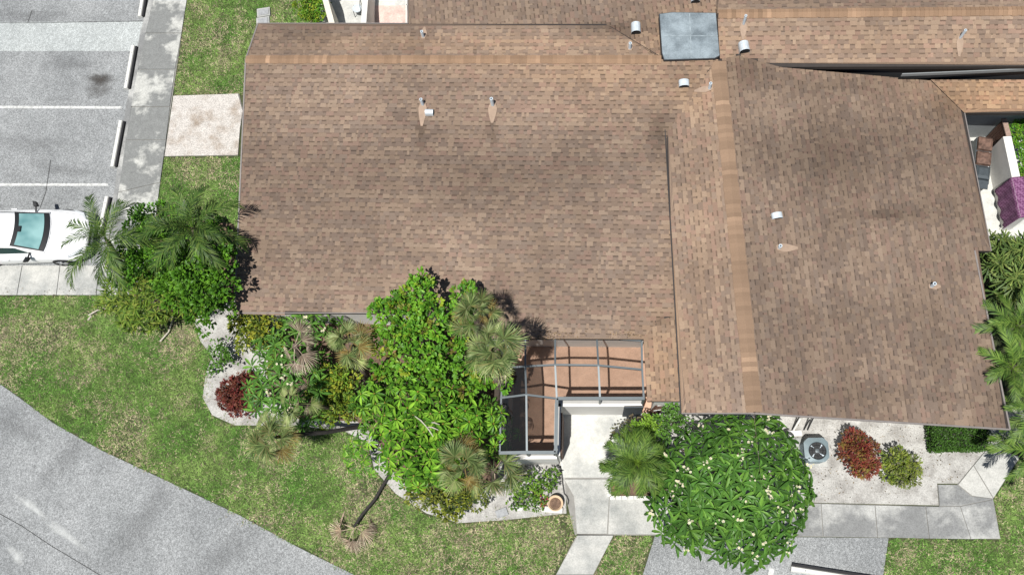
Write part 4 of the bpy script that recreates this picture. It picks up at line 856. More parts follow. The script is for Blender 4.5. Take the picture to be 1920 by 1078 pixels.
for sx in (-.24, .24):
    for sy in (-.82, .82): MB().box((sx, sy, .085), (.05, .05, .17)).build('leg', M['blackp'], gr, loc=(0, 0, 0))
for i in range(2): MB().lathe([(.001, .83), (.028, .83), (.032, .79)], 8, (.2, -.24 + i * .56, 0)).build('knob', M['galv'], gr, loc=(0, 0, 0))
# ------------------------------------------------------------------ planting
M['leaf'] = leaf_mat('glossy_leaf', base=(1.02, 1.02, 1.0), trans=0.10, rough=0.45, spec=0.22); M['leaf_dull'] = leaf_mat('dull_leaf', rough=0.7, spec=0.2); M['frond'] = leaf_mat('palm_frond', base=(.9, .9, .9), trans=0.12, rough=0.5, rnd=0.2, spec=0.22); M['deadfrond'] = leaf_mat('dead_frond', trans=0.15, rough=0.85, rnd=0.2, spec=0.1)
M['petal'] = leaf_mat('white_petal', trans=0.3, rough=0.6, rnd=0.05)
T_DIAMOND = (np.array([[0, 0, 0], [.48, .5, .06], [1, 0, -.12], [.48, -.5, .06]]), np.array([[0, 2, 1], [0, 3, 2]]))
T_OVAL = (np.array([[0, 0, 0], [.25, .36, .05], [.68, .5, .05], [1, 0, -.10], [.68, -.5, .05], [.25, -.36, .05], [.5, 0, -.02]]), np.array([[0, 6, 1], [1, 6, 2], [2, 6, 3], [3, 6, 4], [4, 6, 5], [5, 6, 0]]))
T_LONG = (np.array([[0, 0, 0], [.2, .28, .07], [.55, .5, .07], [.82, .32, -.02], [1, 0, -.2], [.82, -.32, -.02], [.55, -.5, .07], [.2, -.28, .07], [.35, 0, .02], [.72, 0, -.02]]),
          np.array([[0, 8, 1], [1, 8, 2], [2, 8, 9], [2, 9, 3], [3, 9, 4], [4, 9, 5], [5, 9, 6], [6, 9, 8], [6, 8, 7], [7, 8, 0]]))
T_BLADE = (np.array([[0, .25, 0], [0, -.25, 0], [.5, .5, .10], [.5, -.5, .10], [1, 0, -.12]]), np.array([[0, 1, 3], [0, 3, 2], [2, 3, 4]]))
def norm(a): return a / np.maximum(np.linalg.norm(a, axis=-1, keepdims=True), 1e-9)
def scatter(tpl, pos, d, L, Wd, tint, roll=0.5):
    tv, tf = tpl; n = len(pos); d = norm(d); up = norm(np.array([0, 0, 1.0]) + RNG.normal(0, roll, (n, 3)))
    s = norm(np.cross(up, d)); z = np.cross(d, s)
    V = pos[:, None] + (tv[None, :, 0:1] * L[:, None, None]) * d[:, None] + (tv[None, :, 1:2] * Wd[:, None, None]) * s[:, None] + (tv[None, :, 2:3] * L[:, None, None]) * z[:, None]
    k = len(tv); Fa = tf[None] + (np.arange(n) * k)[:, None, None]
    return V.reshape(-1, 3), Fa.reshape(-1, 3), np.repeat(tint, k, axis=0)
def pick(pal, n, jit=0.22):
    pal = np.array(pal); c = pal[RNG.integers(0, len(pal), n)]; return c * RNG.uniform(1 - jit, 1 + jit, (n, 1))
def sph(n, up=0.0):
    v = norm(RNG.normal(0, 1, (n, 3))); v[:, 2] = np.where(v[:, 2] < -0.25, -v[:, 2], v[:, 2]); return v
def foliage(blobs, pal, leaf=(0.11, 0.065), tpl=T_DIAMOND, clumps=46, per=16, csize=0.13, squash=0.75, inner=0.25, flat=0.35, spread=(0.72, 1.08), lump=0.12):
    """blobs: (px, py, z, radius px). Leaf clumps spread over each blob's surface with gaps between them."""
    PS, DS, LS, WS, TS = [], [], [], [], []
    for bx, by, bz, br in blobs:
        bz = bz + lump * RNG.uniform(-1, 1); c = P(bx, by, bz); r = br / scale_at(bx, by, bz); nc = max(5, int(clumps * r * r * 4)); tone = RNG.uniform(0.85, 1.15)
        u = sph(nc); rr = r * RNG.uniform(*spread, (nc, 1)); cc = c + u * rr * np.array([1, 1, squash])
        pc = np.repeat(cc, per, axis=0); uc = np.repeat(u, per, axis=0); k = len(pc)
        o = RNG.normal(0, 1, (k, 3)); o = norm(o + uc * 0.7); d = norm(o + uc * 0.4 + np.array([0, 0, flat * 0.5]))
        d[:, 2] *= 0.65
        PS.append(pc + o * csize * RNG.uniform(0.3, 1.0, (k, 1))); DS.append(d)
        ct = np.repeat(pick(pal, nc, 0.18), per, axis=0); TS.append((ct * 0.6 + pick(pal, k, 0.2) * 0.4) * tone)
        LS.append(leaf[0] * RNG.uniform(0.7, 1.2, k)); WS.append(leaf[1] * RNG.uniform(0.75, 1.15, k))
        ni = int(k * inner); ui = sph(ni); PS.append(c + ui * r * RNG.uniform(0.2, 0.75, (ni, 1)) * np.array([1, 1, squash])); DS.append(norm(RNG.normal(0, 1, (ni, 3)) * np.array([1, 1, .4])))
        TS.append(pick(pal, ni)); LS.append(leaf[0] * RNG.uniform(0.9, 1.4, ni)); WS.append(leaf[1] * RNG.uniform(0.9, 1.4, ni))
    return scatter(tpl, np.concatenate(PS), np.concatenate(DS), np.concatenate(LS), np.concatenate(WS), np.concatenate(TS))
def limbs(root, base, tips, r0=0.09, mat='bark'):
    base = np.array(base)
    if len(tips) == 0: return
    mid = np.mean([np.array(q) for q in tips], axis=0); fork = base + (mid - base) * 0.45
    MB().tube([base, base + (fork - base) * .5 + np.array([.05, .04, 0]), fork], [r0, r0 * .8, r0 * .68], 8).build('trunk', M[mat], root)
    for q in tips:
        q = np.array(q); m_ = (fork + q) / 2 + RNG.normal(0, .08, 3); MB().tube([fork, m_, q], [r0 * .55, r0 * .35, r0 * .15], 6).build('limb', M[mat], root)
def bush(name, label, cat, base, blobs, pal, group=None, r0=0.05, mat='leaf', **kw):
    root = thing(name, label, cat, P(*base, 0.0), group)
    V, Fc, T = foliage(blobs, pal, **kw); obj('crown', V, Fc, M[mat], root, tint=T)
    limbs(root, P(*base, 0.0), [P(b[0], b[1], b[2]) for b in blobs][:7], r0)
    return root

# ---- fronds
def fan_mesh(R=0.62, pet=0.7, e=0.5, nseg=26, spread=2.25, fused=0.5, droop=0.35, pal=((.12, .2, .09),), pw=0.016, seed=0):
    rg = np.random.default_rng(seed); V = []; Fc = []; T = []; pal = np.array(pal)
    hub = np.array([pet * math.cos(e), 0, pet * math.sin(e)]); te = e - 0.55; ax = np.array([math.cos(te), 0, math.sin(te)]); nz = np.array([-math.sin(te), 0, math.cos(te)])
    c0 = pal[0] * 0.9
    for s in (-1, 1):
        k = len(V); V += [np.array([0, s * pw, 0]), hub * .5 + np.array([0, s * pw * .8, .05]), hub + np.array([0, s * pw * .6, 0])]; T += [c0] * 3
    Fc += [(0, 3, 4), (0, 4, 1), (1, 4, 5), (1, 5, 2)]
    for i in range(nseg):
        a = -spread + 2 * spread * (i + .5) / nseg + rg.normal(0, .03); da = spread / nseg * 0.95; rl = R * (0.82 + .18 * math.cos(a)) * rg.uniform(.86, 1.05); rf = rl * fused
        dr = droop * rg.uniform(.6, 1.4); col = pal[rg.integers(0, len(pal))] * rg.uniform(.8, 1.2)
        f = lambda r_, aa, h: hub + ax * r_ * math.cos(aa) + np.array([0, 1, 0]) * r_ * math.sin(aa) + nz * h - np.array([0, 0, 1]) * dr * max(0, (r_ / R - .45)) ** 1.5 * R * 1.6
        k = len(V); V += [hub, f(rf, a - da, -.012), f(rf, a, .018), f(rf, a + da, -.012), f(rl * .8, a - da * .32, 0), f(rl * .8, a + da * .32, 0), f(rl, a, 0)]; T += [col] * 7
        Fc += [(k, k + 1, k + 2), (k, k + 2, k + 3), (k + 1, k + 4, k + 2), (k + 2, k + 4, k + 5), (k + 2, k + 5, k + 3), (k + 4, k + 6, k + 5)]
    return make_mesh('frond', np.array(V), np.array(Fc), np.array(T))
def pinnate_mesh(L=1.9, e0=0.9, bend=1.5, n=34, ll=0.42, vang=0.35, lw=0.028, pal=((.1, .17, .05),), seed=0, sweep=0.75, drp=0.25):
    rg = np.random.default_rng(seed); V = []; Fc = []; T = []; pal = np.array(pal); K = 24; pts = [np.zeros(3)]; an = []
    for i in range(K):
        a = e0 - bend * (i / K) ** 1.3; an.append(a); pts.append(pts[-1] + np.array([math.cos(a), 0, math.sin(a)]) * L / K)
    an.append(an[-1]); pts = np.array(pts); rc = pal[0] * np.array([1.5, 1.25, .9])
    for i in range(K + 1):
        w = 0.022 * (1 - i / K * .85); V += [pts[i] + [0, -w, 0], pts[i] + [0, w, 0]]; T += [rc] * 2
    for i in range(K): Fc += [(2 * i, 2 * i + 1, 2 * i + 3), (2 * i, 2 * i + 3, 2 * i + 2)]
    for j in range(n):
        s = 0.14 + 0.86 * j / (n - 1); x = s * K; i0 = min(int(x), K - 1); q = pts[i0] + (pts[i0 + 1] - pts[i0]) * (x - i0); a = an[i0]
        fw = np.array([math.cos(a), 0, math.sin(a)]); upv = np.array([-math.sin(a), 0, math.cos(a)])
        l = ll * (0.55 + 1.6 * s * (1 - s) + .25 * (1 - s)) * rg.uniform(.85, 1.12) * (1.0 if s < .9 else .7)
        for sd in (-1, 1):
            sw = sweep + .35 * s + rg.normal(0, .08); d = norm(fw * math.sin(sw) + np.array([0, sd, 0]) * math.cos(sw) + upv * (vang + rg.normal(0, .12)))
            wv = norm(np.cross(d, upv)) * lw * .5; col = pal[rg.integers(0, len(pal))] * rg.uniform(.75, 1.25); dn = np.array([0, 0, -1]) * l * drp
            k = len(V); V += [q - wv * .6, q + wv * .6, q + d * l * .5 - wv + dn * .25, q + d * l * .5 + wv + dn * .25, q + d * l + dn]; T += [col] * 5
            Fc += [(k, k + 1, k + 3), (k, k + 3, k + 2), (k + 2, k + 3, k + 4)]
    return make_mesh('frond', np.array(V), np.array(Fc), np.array(T))
def palm(name, label, crown, base, meshes, n, mat='frond', group=None, r=0.12, tilt=0.15, extra=None, trunk='bark', elev=None, skip=None, scale=(0.85, 1.1)):
    """meshes: list ordered from upright to hanging. Fronds are children, each one of its own."""
    B = P(*base); C = P(*crown); root = thing(name, label, 'palm', B, group); top = C - B
    mid = top * .5 + np.array([.06, -.05, 0]); MB().tube([(0, 0, -.05), tuple(mid * .5), tuple(mid), tuple(top * .78 + (0, 0, .02)), tuple(top)], [r * 1.15, r, r * .92, r * .9, r * .75], 9).build('trunk', M[trunk], root, loc=(0, 0, 0))
    ga = 2.39996; a0 = RNG.uniform(0, 6.28)
    for i in range(n):
        k = min(int(i / n * len(meshes)), len(meshes) - 1); mt = M[mat]; me = meshes[k]
        if isinstance(me, tuple): me, mt = me[0], M[me[1]]
        ang = a0 + i * ga + RNG.normal(0, .15)
        if skip is not None and skip(ang % 6.28318): continue
        o = link('frond', me, mt, root, loc=tuple(top + RNG.normal(0, .02, 3) - np.array([0, 0, .10 * i / n])))
        o.rotation_euler = (RNG.normal(0, tilt), RNG.normal(0, tilt * .6), ang); s = RNG.uniform(*scale); o.scale = (s, s, s)
    return root
GS = [(.12, .18, .06), (.18, .245, .085), (.07, .11, .035), (.28, .33, .15), (.20, .20, .08)]       # grey green fan leaves
YG = [(.30, .37, .14), (.24, .32, .11), (.38, .42, .19)]
DT = [(.48, .39, .31), (.40, .32, .26), (.58, .50, .41), (.28, .21, .17)]             # bleached dead
DO = [(.30, .22, .075), (.36, .27, .12), (.24, .18, .06), (.33, .30, .13)]                              # amber dying
fanU = [fan_mesh(.66, .55, 1.15, 26, 2.2, .44, .15, GS, seed=s) for s in (1, 2)]; fanM = [fan_mesh(.72, .75, .65, 26, 2.1, .44, .35, GS, seed=s) for s in (3, 4, 5)]; fanL = [fan_mesh(.72, .8, .1, 26, 2.0, .42, .5, GS + YG[:1], seed=s) for s in (6, 7)]
fanY = [fan_mesh(.72, .8, .25, 28, 1.9, .5, .4, YG, seed=s) for s in (8, 9)]; fanO = [(fan_mesh(.66, .6, .3, 26, 2.0, .4, .6, DO, seed=s), 'deadfrond') for s in (10, 11)]; fanD = [(fan_mesh(.70, .65, -.25, 24, 1.5, .3, .7, DT, seed=s), 'deadfrond') for s in (12, 13, 14)]
fanDU = [(fan_mesh(.74, .55, .45, 24, 1.3, .35, .5, DT, seed=s), 'deadfrond') for s in (15, 16)]
G = 'cabbage palms in the planting bed'
palm('cabbage_palm', 'tall grey green fan palm whose crown overhangs the roof edge left of the patio', (928, 655, 7.0), (932, 775, 0), fanU + fanM + fanY[:1] + fanL + fanD[:1], 26, group=G, scale=(.5, .85), tilt=.45)
palm('cabbage_palm', 'smaller fan palm crown against the roof, just above the tall grey green one', (893, 588, 6.2), (905, 735, 0), fanU + fanM[:2] + fanO[:1] + fanL, 17, group=G, scale=(.45, .75), tilt=.45)
palm('cabbage_palm', 'fan palm with pale green fans and amber flower stalks below the white wall strip', (658, 642, 5.0), (690, 722, 0), fanU + fanO[:1] + fanM + fanO + fanY[:1] + fanD[:1], 18, group=G, scale=(.5, .78), tilt=.45)
palm('cabbage_palm', 'bleached dead fan palm crown over the dark green shrub', (553, 648, 4.2), (585, 715, 0), fanDU + fanD, 9, group=G, scale=(.5, .85), tilt=.35, skip=lambda a: 1.9 < a < 3.6)
palm('cabbage_palm', 'small fan palm with yellow green and dead fans right of the red bush', (558, 757, 4.0), (655, 765, 0), fanU[:1] + fanY + fanM[:1] + fanD[:2], 10, group=G, scale=(.42, .68), r=.07, tilt=.45)
palm('cabbage_palm', 'leaning fan palm with amber dying fans over the lawn edge', (513, 820, 3.4), (690, 797, 0), fanU[:1] + fanM[:2] + fanY + fanO + fanD[:1], 19, group=G, scale=(.5, .85), r=.075, trunk='darkbark', tilt=.35)
palm('cabbage_palm', 'fan palm with a mass of amber fans below the umbrella tree', (868, 868, 4.4), (880, 905, 0), fanU + fanM[:1] + fanO[:1] + fanM[1:2] + fanY[:1] + fanO[:1] + fanD[:1], 22, group=G, scale=(.5, .85), tilt=.4)
palm('cabbage_palm', 'low green fan palm beside the half wall and flower bed', (925, 882, 2.6), (925, 908, 0), fanM[:2] + fanL[:1] + fanD[:1], 14, group=G, scale=(.6, .95), tilt=.3)
# toppled dead palm on the lawn
dp = palm('dead_palm', 'toppled thin dead palm with withered fronds lying on the lawn', (663, 988, .40), (735, 880, .12), fanDU + fanD[:1], 9, r=.055, trunk='darkbark', scale=(.65, .9), skip=lambda a: 0.4 < a < 2.7)

# ---- feather palms
FP = [(.045, .095, .02), (.065, .13, .026), (.03, .06, .016), (.12, .185, .04)]; FPL = [(.08, .16, .028), (.125, .215, .042), (.045, .095, .02), (.15, .23, .05)]
fea = [pinnate_mesh(2.3, 1.15, 1.9, 32, .62, .45, .036, FP, 1, drp=.5), pinnate_mesh(2.5, .85, 2.0, 32, .66, .4, .036, FP, 2, drp=.55), pinnate_mesh(2.4, .5, 1.8, 32, .64, .3, .036, FP, 3, drp=.6), pinnate_mesh(1.9, .15, 1.3, 30, .58, .2, .036, FP, 4, drp=.6)]
palm('feather_palm', 'dark feather palm arching against the left roof edge', (362, 430, 5.1), (382, 545, 0), fea, 19, group='feather palms by the parking', r=.1, scale=(.68, .88))
palm('feather_palm', 'dark feather palm with fronds drooping over the car bonnet', (202, 452, 4.2), (255, 540, 0), fea, 15, group='feather palms by the parking', r=.1, scale=(.7, .88))
fine = [pinnate_mesh(1.05, 1.1, 1.9, 46, .26, .3, .016, FPL, 5, drp=.35), pinnate_mesh(1.15, .75, 2.0, 46, .28, .2, .016, FPL, 6, drp=.4), pinnate_mesh(1.1, .35, 1.7, 46, .28, .1, .016, FPL, 7, drp=.45)]
palm('pygmy_date_palm', 'fine feathery small palm between the entry walk and the flowering tree', (1196, 868, 2.3), (1205, 905, 0), fine, 34, r=.07, scale=(1.0, 1.35), tilt=.25)
ar = [pinnate_mesh(1.7, 1.1, 1.7, 34, .42, .3, .032, FPL, 8), pinnate_mesh(1.8, .7, 1.7, 34, .42, .25, .032, FPL, 9), pinnate_mesh(1.6, .35, 1.4, 32, .4, .15, .032, FPL, 10)]
for i, (cx_, cy_, cz, lb) in enumerate(((1905, 610, 3.0, 'areca palm below the lady palms along the right eave'), (1900, 690, 3.2, 'areca palm with a frond reaching over the right roof edge'), (1942, 772, 3.0, 'areca palm near the lower right roof corner'), (1942, 846, 2.4, 'areca palm above the angled walkway'))):
    palm('areca_palm', lb, (cx_, cy_, cz), (cx_ - 12, cy_ + 40, 0), ar, 15, group='areca palms along the right eave', r=.05, scale=(.6, .95))
RH = [(.09, .155, .04), (.13, .20, .05), (.20, .26, .07), (.07, .12, .035)]
star = [fan_mesh(.42, .28, e, 9, 2.6, .12, .25, RH, seed=20 + i) for i, e in enumerate((1.2, .8, .4, .1))]
for i, (cx_, cy_, cz, lb) in enumerate(((1868, 498, 2.4, 'lady palm with star shaped leaves against the right eave notch'), (1908, 468, 2.5, 'lady palm with star shaped leaves below the white side wall'), (1905, 525, 2.6, 'lady palm with star shaped leaves at the right edge above the areca palms'))):
    root = palm('lady_palm', lb, (cx_, cy_, cz), (cx_ - 10, cy_ + 40, 0), star, 16, group='lady palms by the right eave', r=.03, scale=(.8, 1.2))
    for j in range(6):
        q = P(cx_ + RNG.uniform(-36, 36), cy_ + RNG.uniform(-34, 34), cz - RNG.uniform(.1, .7)) - np.array(root.location)
        MB().tube([(q[0] * .5, q[1] * .5, 0), tuple(q)], .018, 6).build('cane', M['bark'], root, loc=(0, 0, 0))
        for f_ in range(8):
            o = link('frond', star[RNG.integers(0, 4)], M['frond'], root, loc=tuple(q)); o.rotation_euler = (RNG.normal(0, .2), RNG.normal(0, .2), RNG.uniform(0, 6.28)); s = RNG.uniform(.8, 1.15); o.scale = (s, s, s)

# ---- trees
BRIGHT = [(.075, .20, .016), (.105, .255, .02), (.05, .145, .014), (.15, .32, .03), (.035, .10, .012)]
bush('broadleaf_tree', 'bright green dense tree overhanging the eave beside the tall fan palm', 'tree', (800, 745),
     [(x_ + RNG.uniform(-5, 5), y_ + RNG.uniform(-5, 5), z_ - .25 + RNG.uniform(-.35, .35), r_) for x_, y_, z_, r_ in (
      (785, 520, 5.0, 17), (793, 548, 5.2, 22), (768, 560, 5.0, 20), (742, 575, 4.9, 23), (716, 592, 4.5, 22), (775, 592, 5.4, 24), (808, 580, 5.2, 22), (868, 558, 4.8, 22), (842, 590, 5.1, 22), (872, 592, 4.7, 20), (742, 622, 5.0, 25),
      (710, 632, 4.3, 20), (785, 632, 5.5, 26), (822, 622, 5.2, 22), (858, 630, 4.9, 24), (725, 662, 4.3, 24), (762, 668, 4.9, 24), (806, 672, 5.1, 26), (846, 672, 4.7, 24), (712, 698, 3.9, 18), (748, 705, 4.3, 22), (790, 708, 4.5, 22), (832, 708, 4.4, 22), (872, 690, 4.3, 20), (908, 702, 4.0, 22), (942, 722, 3.6, 20), (880, 725, 3.8, 18))],
     BRIGHT * 4 + [(.26, .29, .03), (.16, .10, .03)], r0=.16, leaf=(.15, .09), tpl=T_OVAL, clumps=24, per=15, csize=.11, spread=(.6, 1.15), inner=.06, lump=.25, squash=1.0)
def dome(cx, cy, rx, ry, z0, z1, n, wob=0.1, seed=3):
    rg = np.random.default_rng(seed); out = []; k1, k2 = rg.uniform(0, 6, 2); cand = 24
    for i in range(n):
        best = None
        for _ in range(cand):
            a = rg.uniform(0, 6.283); r = math.sqrt(rg.random()); lim = 1 + wob * math.sin(3 * a + k1) + wob * .7 * math.sin(5 * a + k2)
            x = cx + rx * lim * r * math.cos(a); y = cy + ry * lim * r * math.sin(a)
            dm = min([(x - q[0]) ** 2 + (y - q[1]) ** 2 for q in out], default=1e9)
            if best is None or dm > best[0]: best = (dm, x, y, r, a)
        _, x, y, r, a = best; z = z0 + (z1 - z0) * math.sqrt(max(0, 1 - r * r)) + rg.normal(0, .08); out.append((x, y, z, r, a))
    return out
# umbrella tree: each whorl of leaflets a part
def whorl_mesh(nl, L, Wd, pal, seed):
    rg = np.random.default_rng(seed); a = np.arange(nl) * 2 * np.pi / nl + rg.normal(0, .12, nl); e = rg.normal(-.38, .15, nl)
    d = np.stack([np.cos(a) * np.cos(e), np.sin(a) * np.cos(e), np.sin(e)], 1); pal = np.array(pal)
    V, Fc, T = scatter(T_LONG, d * .03, d, L * rg.uniform(.8, 1.1, nl), Wd * rg.uniform(.85, 1.1, nl), pal[rg.integers(0, len(pal), nl)] * rg.uniform(.8, 1.2, (nl, 1)), roll=.12)
    k = len(V); ctr = np.array([[.03, 0, .02], [-.025, .025, .025], [-.025, -.025, .025]]); V = np.concatenate([V, ctr]); Fc = np.concatenate([Fc, [[k, k + 1, k + 2]]]); T = np.concatenate([T, [[.26, .20, .04]] * 3])
    return make_mesh('leaf_whorl', V, Fc, T)
UM = [(.085, .215, .018), (.125, .275, .026), (.055, .15, .015), (.18, .34, .035)]
wh = [whorl_mesh(n_, .33, .082, UM, 40 + i) for i, n_ in enumerate((9, 11, 10, 12))]
ut = thing('umbrella_tree', 'umbrella tree with drooping leaf whorls left of the screened patio', 'tree', P(835, 862, 0))
pts = dome(800, 798, 150, 112, 2.7, 4.4, 135, .14, 3) + dome(810, 890, 70, 30, 2.0, 2.6, 22, .1, 4)
tips = []
for i, (x, y, z, r, a) in enumerate(pts):
    z += 2.4 * (float(fbm(x / 38.0, y / 38.0, 1.0)) - .5); q = P(x, y, z); c0 = P(800, 800, 1.8); nrm = norm((q - c0) * np.array([.55, .55, 1.0]) + np.array([0, 0, .6])); qt = Vector((0, 0, 1)).rotation_difference(Vector(nrm))
    o = link('leaf_whorl', wh[i % 4], M['leaf'], ut, loc=tuple(q - np.array(ut.location))); o.rotation_mode = 'QUATERNION'
    from mathutils import Quaternion
    o.rotation_quaternion = qt @ Quaternion((0, 0, 1), RNG.uniform(0, 6.28)); s = RNG.uniform(.7, 1.15); o.scale = (s, s, s)
    if i % 14 == 0: tips.append(q - np.array([0, 0, .1]))
V, Fc, T = foliage([(740, 780, 2.6, 60), (800, 780, 3.0, 75), (860, 780, 2.7, 65), (760, 840, 2.4, 55), (830, 850, 2.4, 55), (700, 770, 2.2, 40)], [(.05, .13, .016), (.07, .17, .02)], leaf=(.2, .08), clumps=7, per=10)
obj('inner_foliage', V, Fc, M['leaf'], ut, tint=T); limbs(ut, P(835, 862, 0), tips[:9], .12)
# dry flower spikes of the umbrella tree
for (x0, y0, x1, y1) in ((778, 780, 800, 800), (800, 800, 822, 806), (796, 796, 812, 818), (805, 792, 824, 796)):
    MB().tube([P(x0, y0, 4.6), P((x0 + x1) / 2, (y0 + y1) / 2 - 2, 4.72), P(x1, y1, 4.62)], [.012, .02, .012], 5).build('dry_spike', M['twig'], ut)

# frangipani
def frangipani(name, label, base, pts, c0px, leafL, pal, nfl, parts, zbase, lw=.094, nl=(8, 12)):
    root = thing(name, label, 'tree', P(*base, 0)); rl = np.array(root.location)
    shared = []
    for i in range(6):
        c = np.array(pal[i % len(pal)]) * RNG.uniform(.85, 1.2); V, Fc, T = scatter(T_LONG, np.zeros((1, 3)), np.array([[1.0, 0, 0]]), np.array([1.0]), np.array([lw / .42]), c[None], roll=1e-6); shared.append(make_mesh('leaf', V, Fc, T))
    rec = []; order = sorted(pts, key=lambda q: q[3]); C0 = P(*c0px)
    for (x, y, z, r, a) in order:
        q = P(x, y, z); out = norm((q - C0) * np.array([.7, .7, 1])); k = RNG.integers(*nl); ph = RNG.uniform(0, 6.28)
        t1 = norm(np.cross(out, [0.3, .2, 1.0])); t2 = np.cross(out, t1)
        for j in range(k):
            b = ph + j * 2.39996; lift = RNG.uniform(-.12, .4); d = norm((t1 * math.cos(b) + t2 * math.sin(b)) + out * lift); rec.append((q + out * RNG.uniform(-.08, .04), d, leafL * RNG.uniform(.7, 1.12)))
    for i, (p_, d, l) in enumerate(rec[:parts]):
        o = link('leaf', shared[i % 6], M['leaf'], root, loc=tuple(p_ - rl)); s_ = norm(np.cross([0, 0, 1.0] + RNG.normal(0, .25, 3), d)); z_ = np.cross(d, s_)
        o.rotation_mode = 'QUATERNION'; o.rotation_quaternion = Matrix([[d[0], s_[0], z_[0]], [d[1], s_[1], z_[1]], [d[2], s_[2], z_[2]]]).to_quaternion(); o.scale = (l, l, l)
    rest = rec[parts:]; n_ = len(rest)
    if n_:
        V, Fc, T = scatter(T_LONG, np.array([q[0] for q in rest]), np.array([q[1] for q in rest]), np.array([q[2] for q in rest]), np.array([q[2] for q in rest]) * lw / .42, pick(pal, n_, .2), roll=.25)
        obj('leaves', V, Fc, M['leaf'], root, tint=T, kind='stuff')
    # flowers: five petals round one throat, a few together at a branch tip
    a5 = np.arange(5) * 1.2566; fv = [(0, 0, 0)]; ff = []
    for i, t5 in enumerate(a5):
        for da, rr, zz in ((-.55, .6, .25), (-.3, 1.0, .3), (.3, 1.0, .22), (.55, .6, .2)): fv.append((.06 * rr * math.cos(t5 + da), .06 * rr * math.sin(t5 + da), .06 * zz))
        k = 1 + i * 4; ff.append((0, k, k + 1, k + 2, k + 3))
    ft = np.array([[.80, .60, .20]] + [[.80, .76, .62]] * 20); fm = make_mesh('flower', fv, ff, ft)
    for i in range(nfl):
        x, y, z, r, a = pts[RNG.integers(0, len(pts))]; q = P(x + RNG.uniform(-10, 10), y + RNG.uniform(-10, 10), z + .22)
        for c_ in range(RNG.integers(2, 6)):
            o = link('flower', fm, M['petal'], root, loc=tuple(q - rl + RNG.normal(0, .06, 3) * np.array([1, 1, .5]))); o.rotation_euler = (RNG.normal(0, .4), RNG.normal(0, .4), RNG.uniform(0, 6)); s = RNG.uniform(.5, .85); o.scale = (s, s, s)
    limbs(root, P(*base, 0), [P(q[0], q[1], q[2] - .08) for q in pts[::6]], .10, 'bark'); return root
PLU = [(.085, .195, .034), (.062, .155, .028), (.12, .25, .042), (.045, .11, .022)]
fr_pts = dome(1372, 914, 150, 144, 1.4, 3.3, 150, .07, 9)
frangipani('frangipani_tree', 'large rounded frangipani tree with white flowers in front of the right wing', (1375, 925), fr_pts, (1372, 925, .6), .48, PLU, 42, 295, 1.5)
fr2 = dome(545, 702, 82, 98, 1.2, 2.7, 58, .12, 10) + dome(590, 610, 50, 18, 1.4, 1.9, 8, .1, 11)
frangipani('frangipani_shrub', 'low frangipani shrub with dark green leaves right of the red bush', (545, 715), fr2, (540, 705, .0), .42, PLU, 16, 290, .9)

# ---- shrubs
YEL = [(.26, .30, .03), (.13, .19, .025), (.38, .38, .045), (.06, .10, .016), (.04, .07, .014)]; MIDG = [(.06, .14, .022), (.08, .18, .03), (.045, .105, .018)]; RED = [(.13, .026, .026), (.08, .02, .02), (.19, .04, .032), (.06, .03, .02), (.15, .06, .03)]
DRK = [(.05, .085, .02), (.04, .07, .018), (.12, .15, .03), (.20, .21, .04)]; LIM = [(.15, .28, .03), (.10, .21, .025), (.2, .33, .04)]
bush('broadleaf_shrub', 'glossy bright green small tree in the shade against the left eave', 'tree', (385, 575), [(365, 515, 4.6, 40), (402, 488, 4.9, 32), (335, 540, 4.0, 40), (392, 550, 4.3, 38), (345, 490, 4.2, 32), (415, 525, 4.6, 28), (375, 585, 3.4, 32), (418, 575, 3.6, 26), (425, 470, 4.4, 20)], BRIGHT, r0=.09, leaf=(.13, .08), tpl=T_OVAL, clumps=18, per=17, spread=(.6, 1.2), inner=.12)
bush('broadleaf_shrub', 'bright green leafy shrub between the two dark feather palms', 'shrub', (275, 480), [(262, 436, 3.0, 28), (290, 455, 3.3, 32), (252, 472, 2.8, 26), (305, 478, 3.4, 28), (275, 492, 3.0, 30), (262, 405, 2.6, 18), (310, 440, 2.8, 30), (330, 470, 2.8, 34), (235, 505, 2.2, 28), (310, 510, 2.6, 34), (290, 405, 2.2, 24), (340, 420, 2.4, 30), (395, 450, 2.6, 36)], BRIGHT, leaf=(.12, .08), tpl=T_OVAL, clumps=18, per=16, spread=(.6, 1.2), inner=.12)
sp = thing('dracaena_shrub', 'sprawling yellow green spiky leaved shrub spilling onto the lawn', 'shrub', P(290, 560, 0)); Vp, Dp = [], []
rs = dome(288, 548, 104, 66, .5, 2.1, 150, .12, 12)
for (x, y, z, r, a) in rs:
    q = P(x, y, z); k = 20; b = RNG.uniform(0, 6.28, k); e = RNG.uniform(-.1, .9, k); Vp.append(np.repeat(q[None], k, 0)); Dp.append(np.stack([np.cos(b) * np.cos(e), np.sin(b) * np.cos(e), np.sin(e)], 1))
Vp, Dp = np.concatenate(Vp), np.concatenate(Dp); k = len(Vp); V, Fc, T = scatter(T_BLADE, Vp, Dp, RNG.uniform(.22, .45, k), RNG.uniform(.03, .055, k), pick([(.10, .18, .02), (.16, .25, .035), (.05, .10, .016), (.23, .28, .05)], k, .3))
obj('crown', V, Fc, M['leaf_dull'], sp, tint=T); limbs(sp, P(290, 560, 0), [P(q[0], q[1], q[2] - .05) for q in rs[::9]], .05, 'twig')
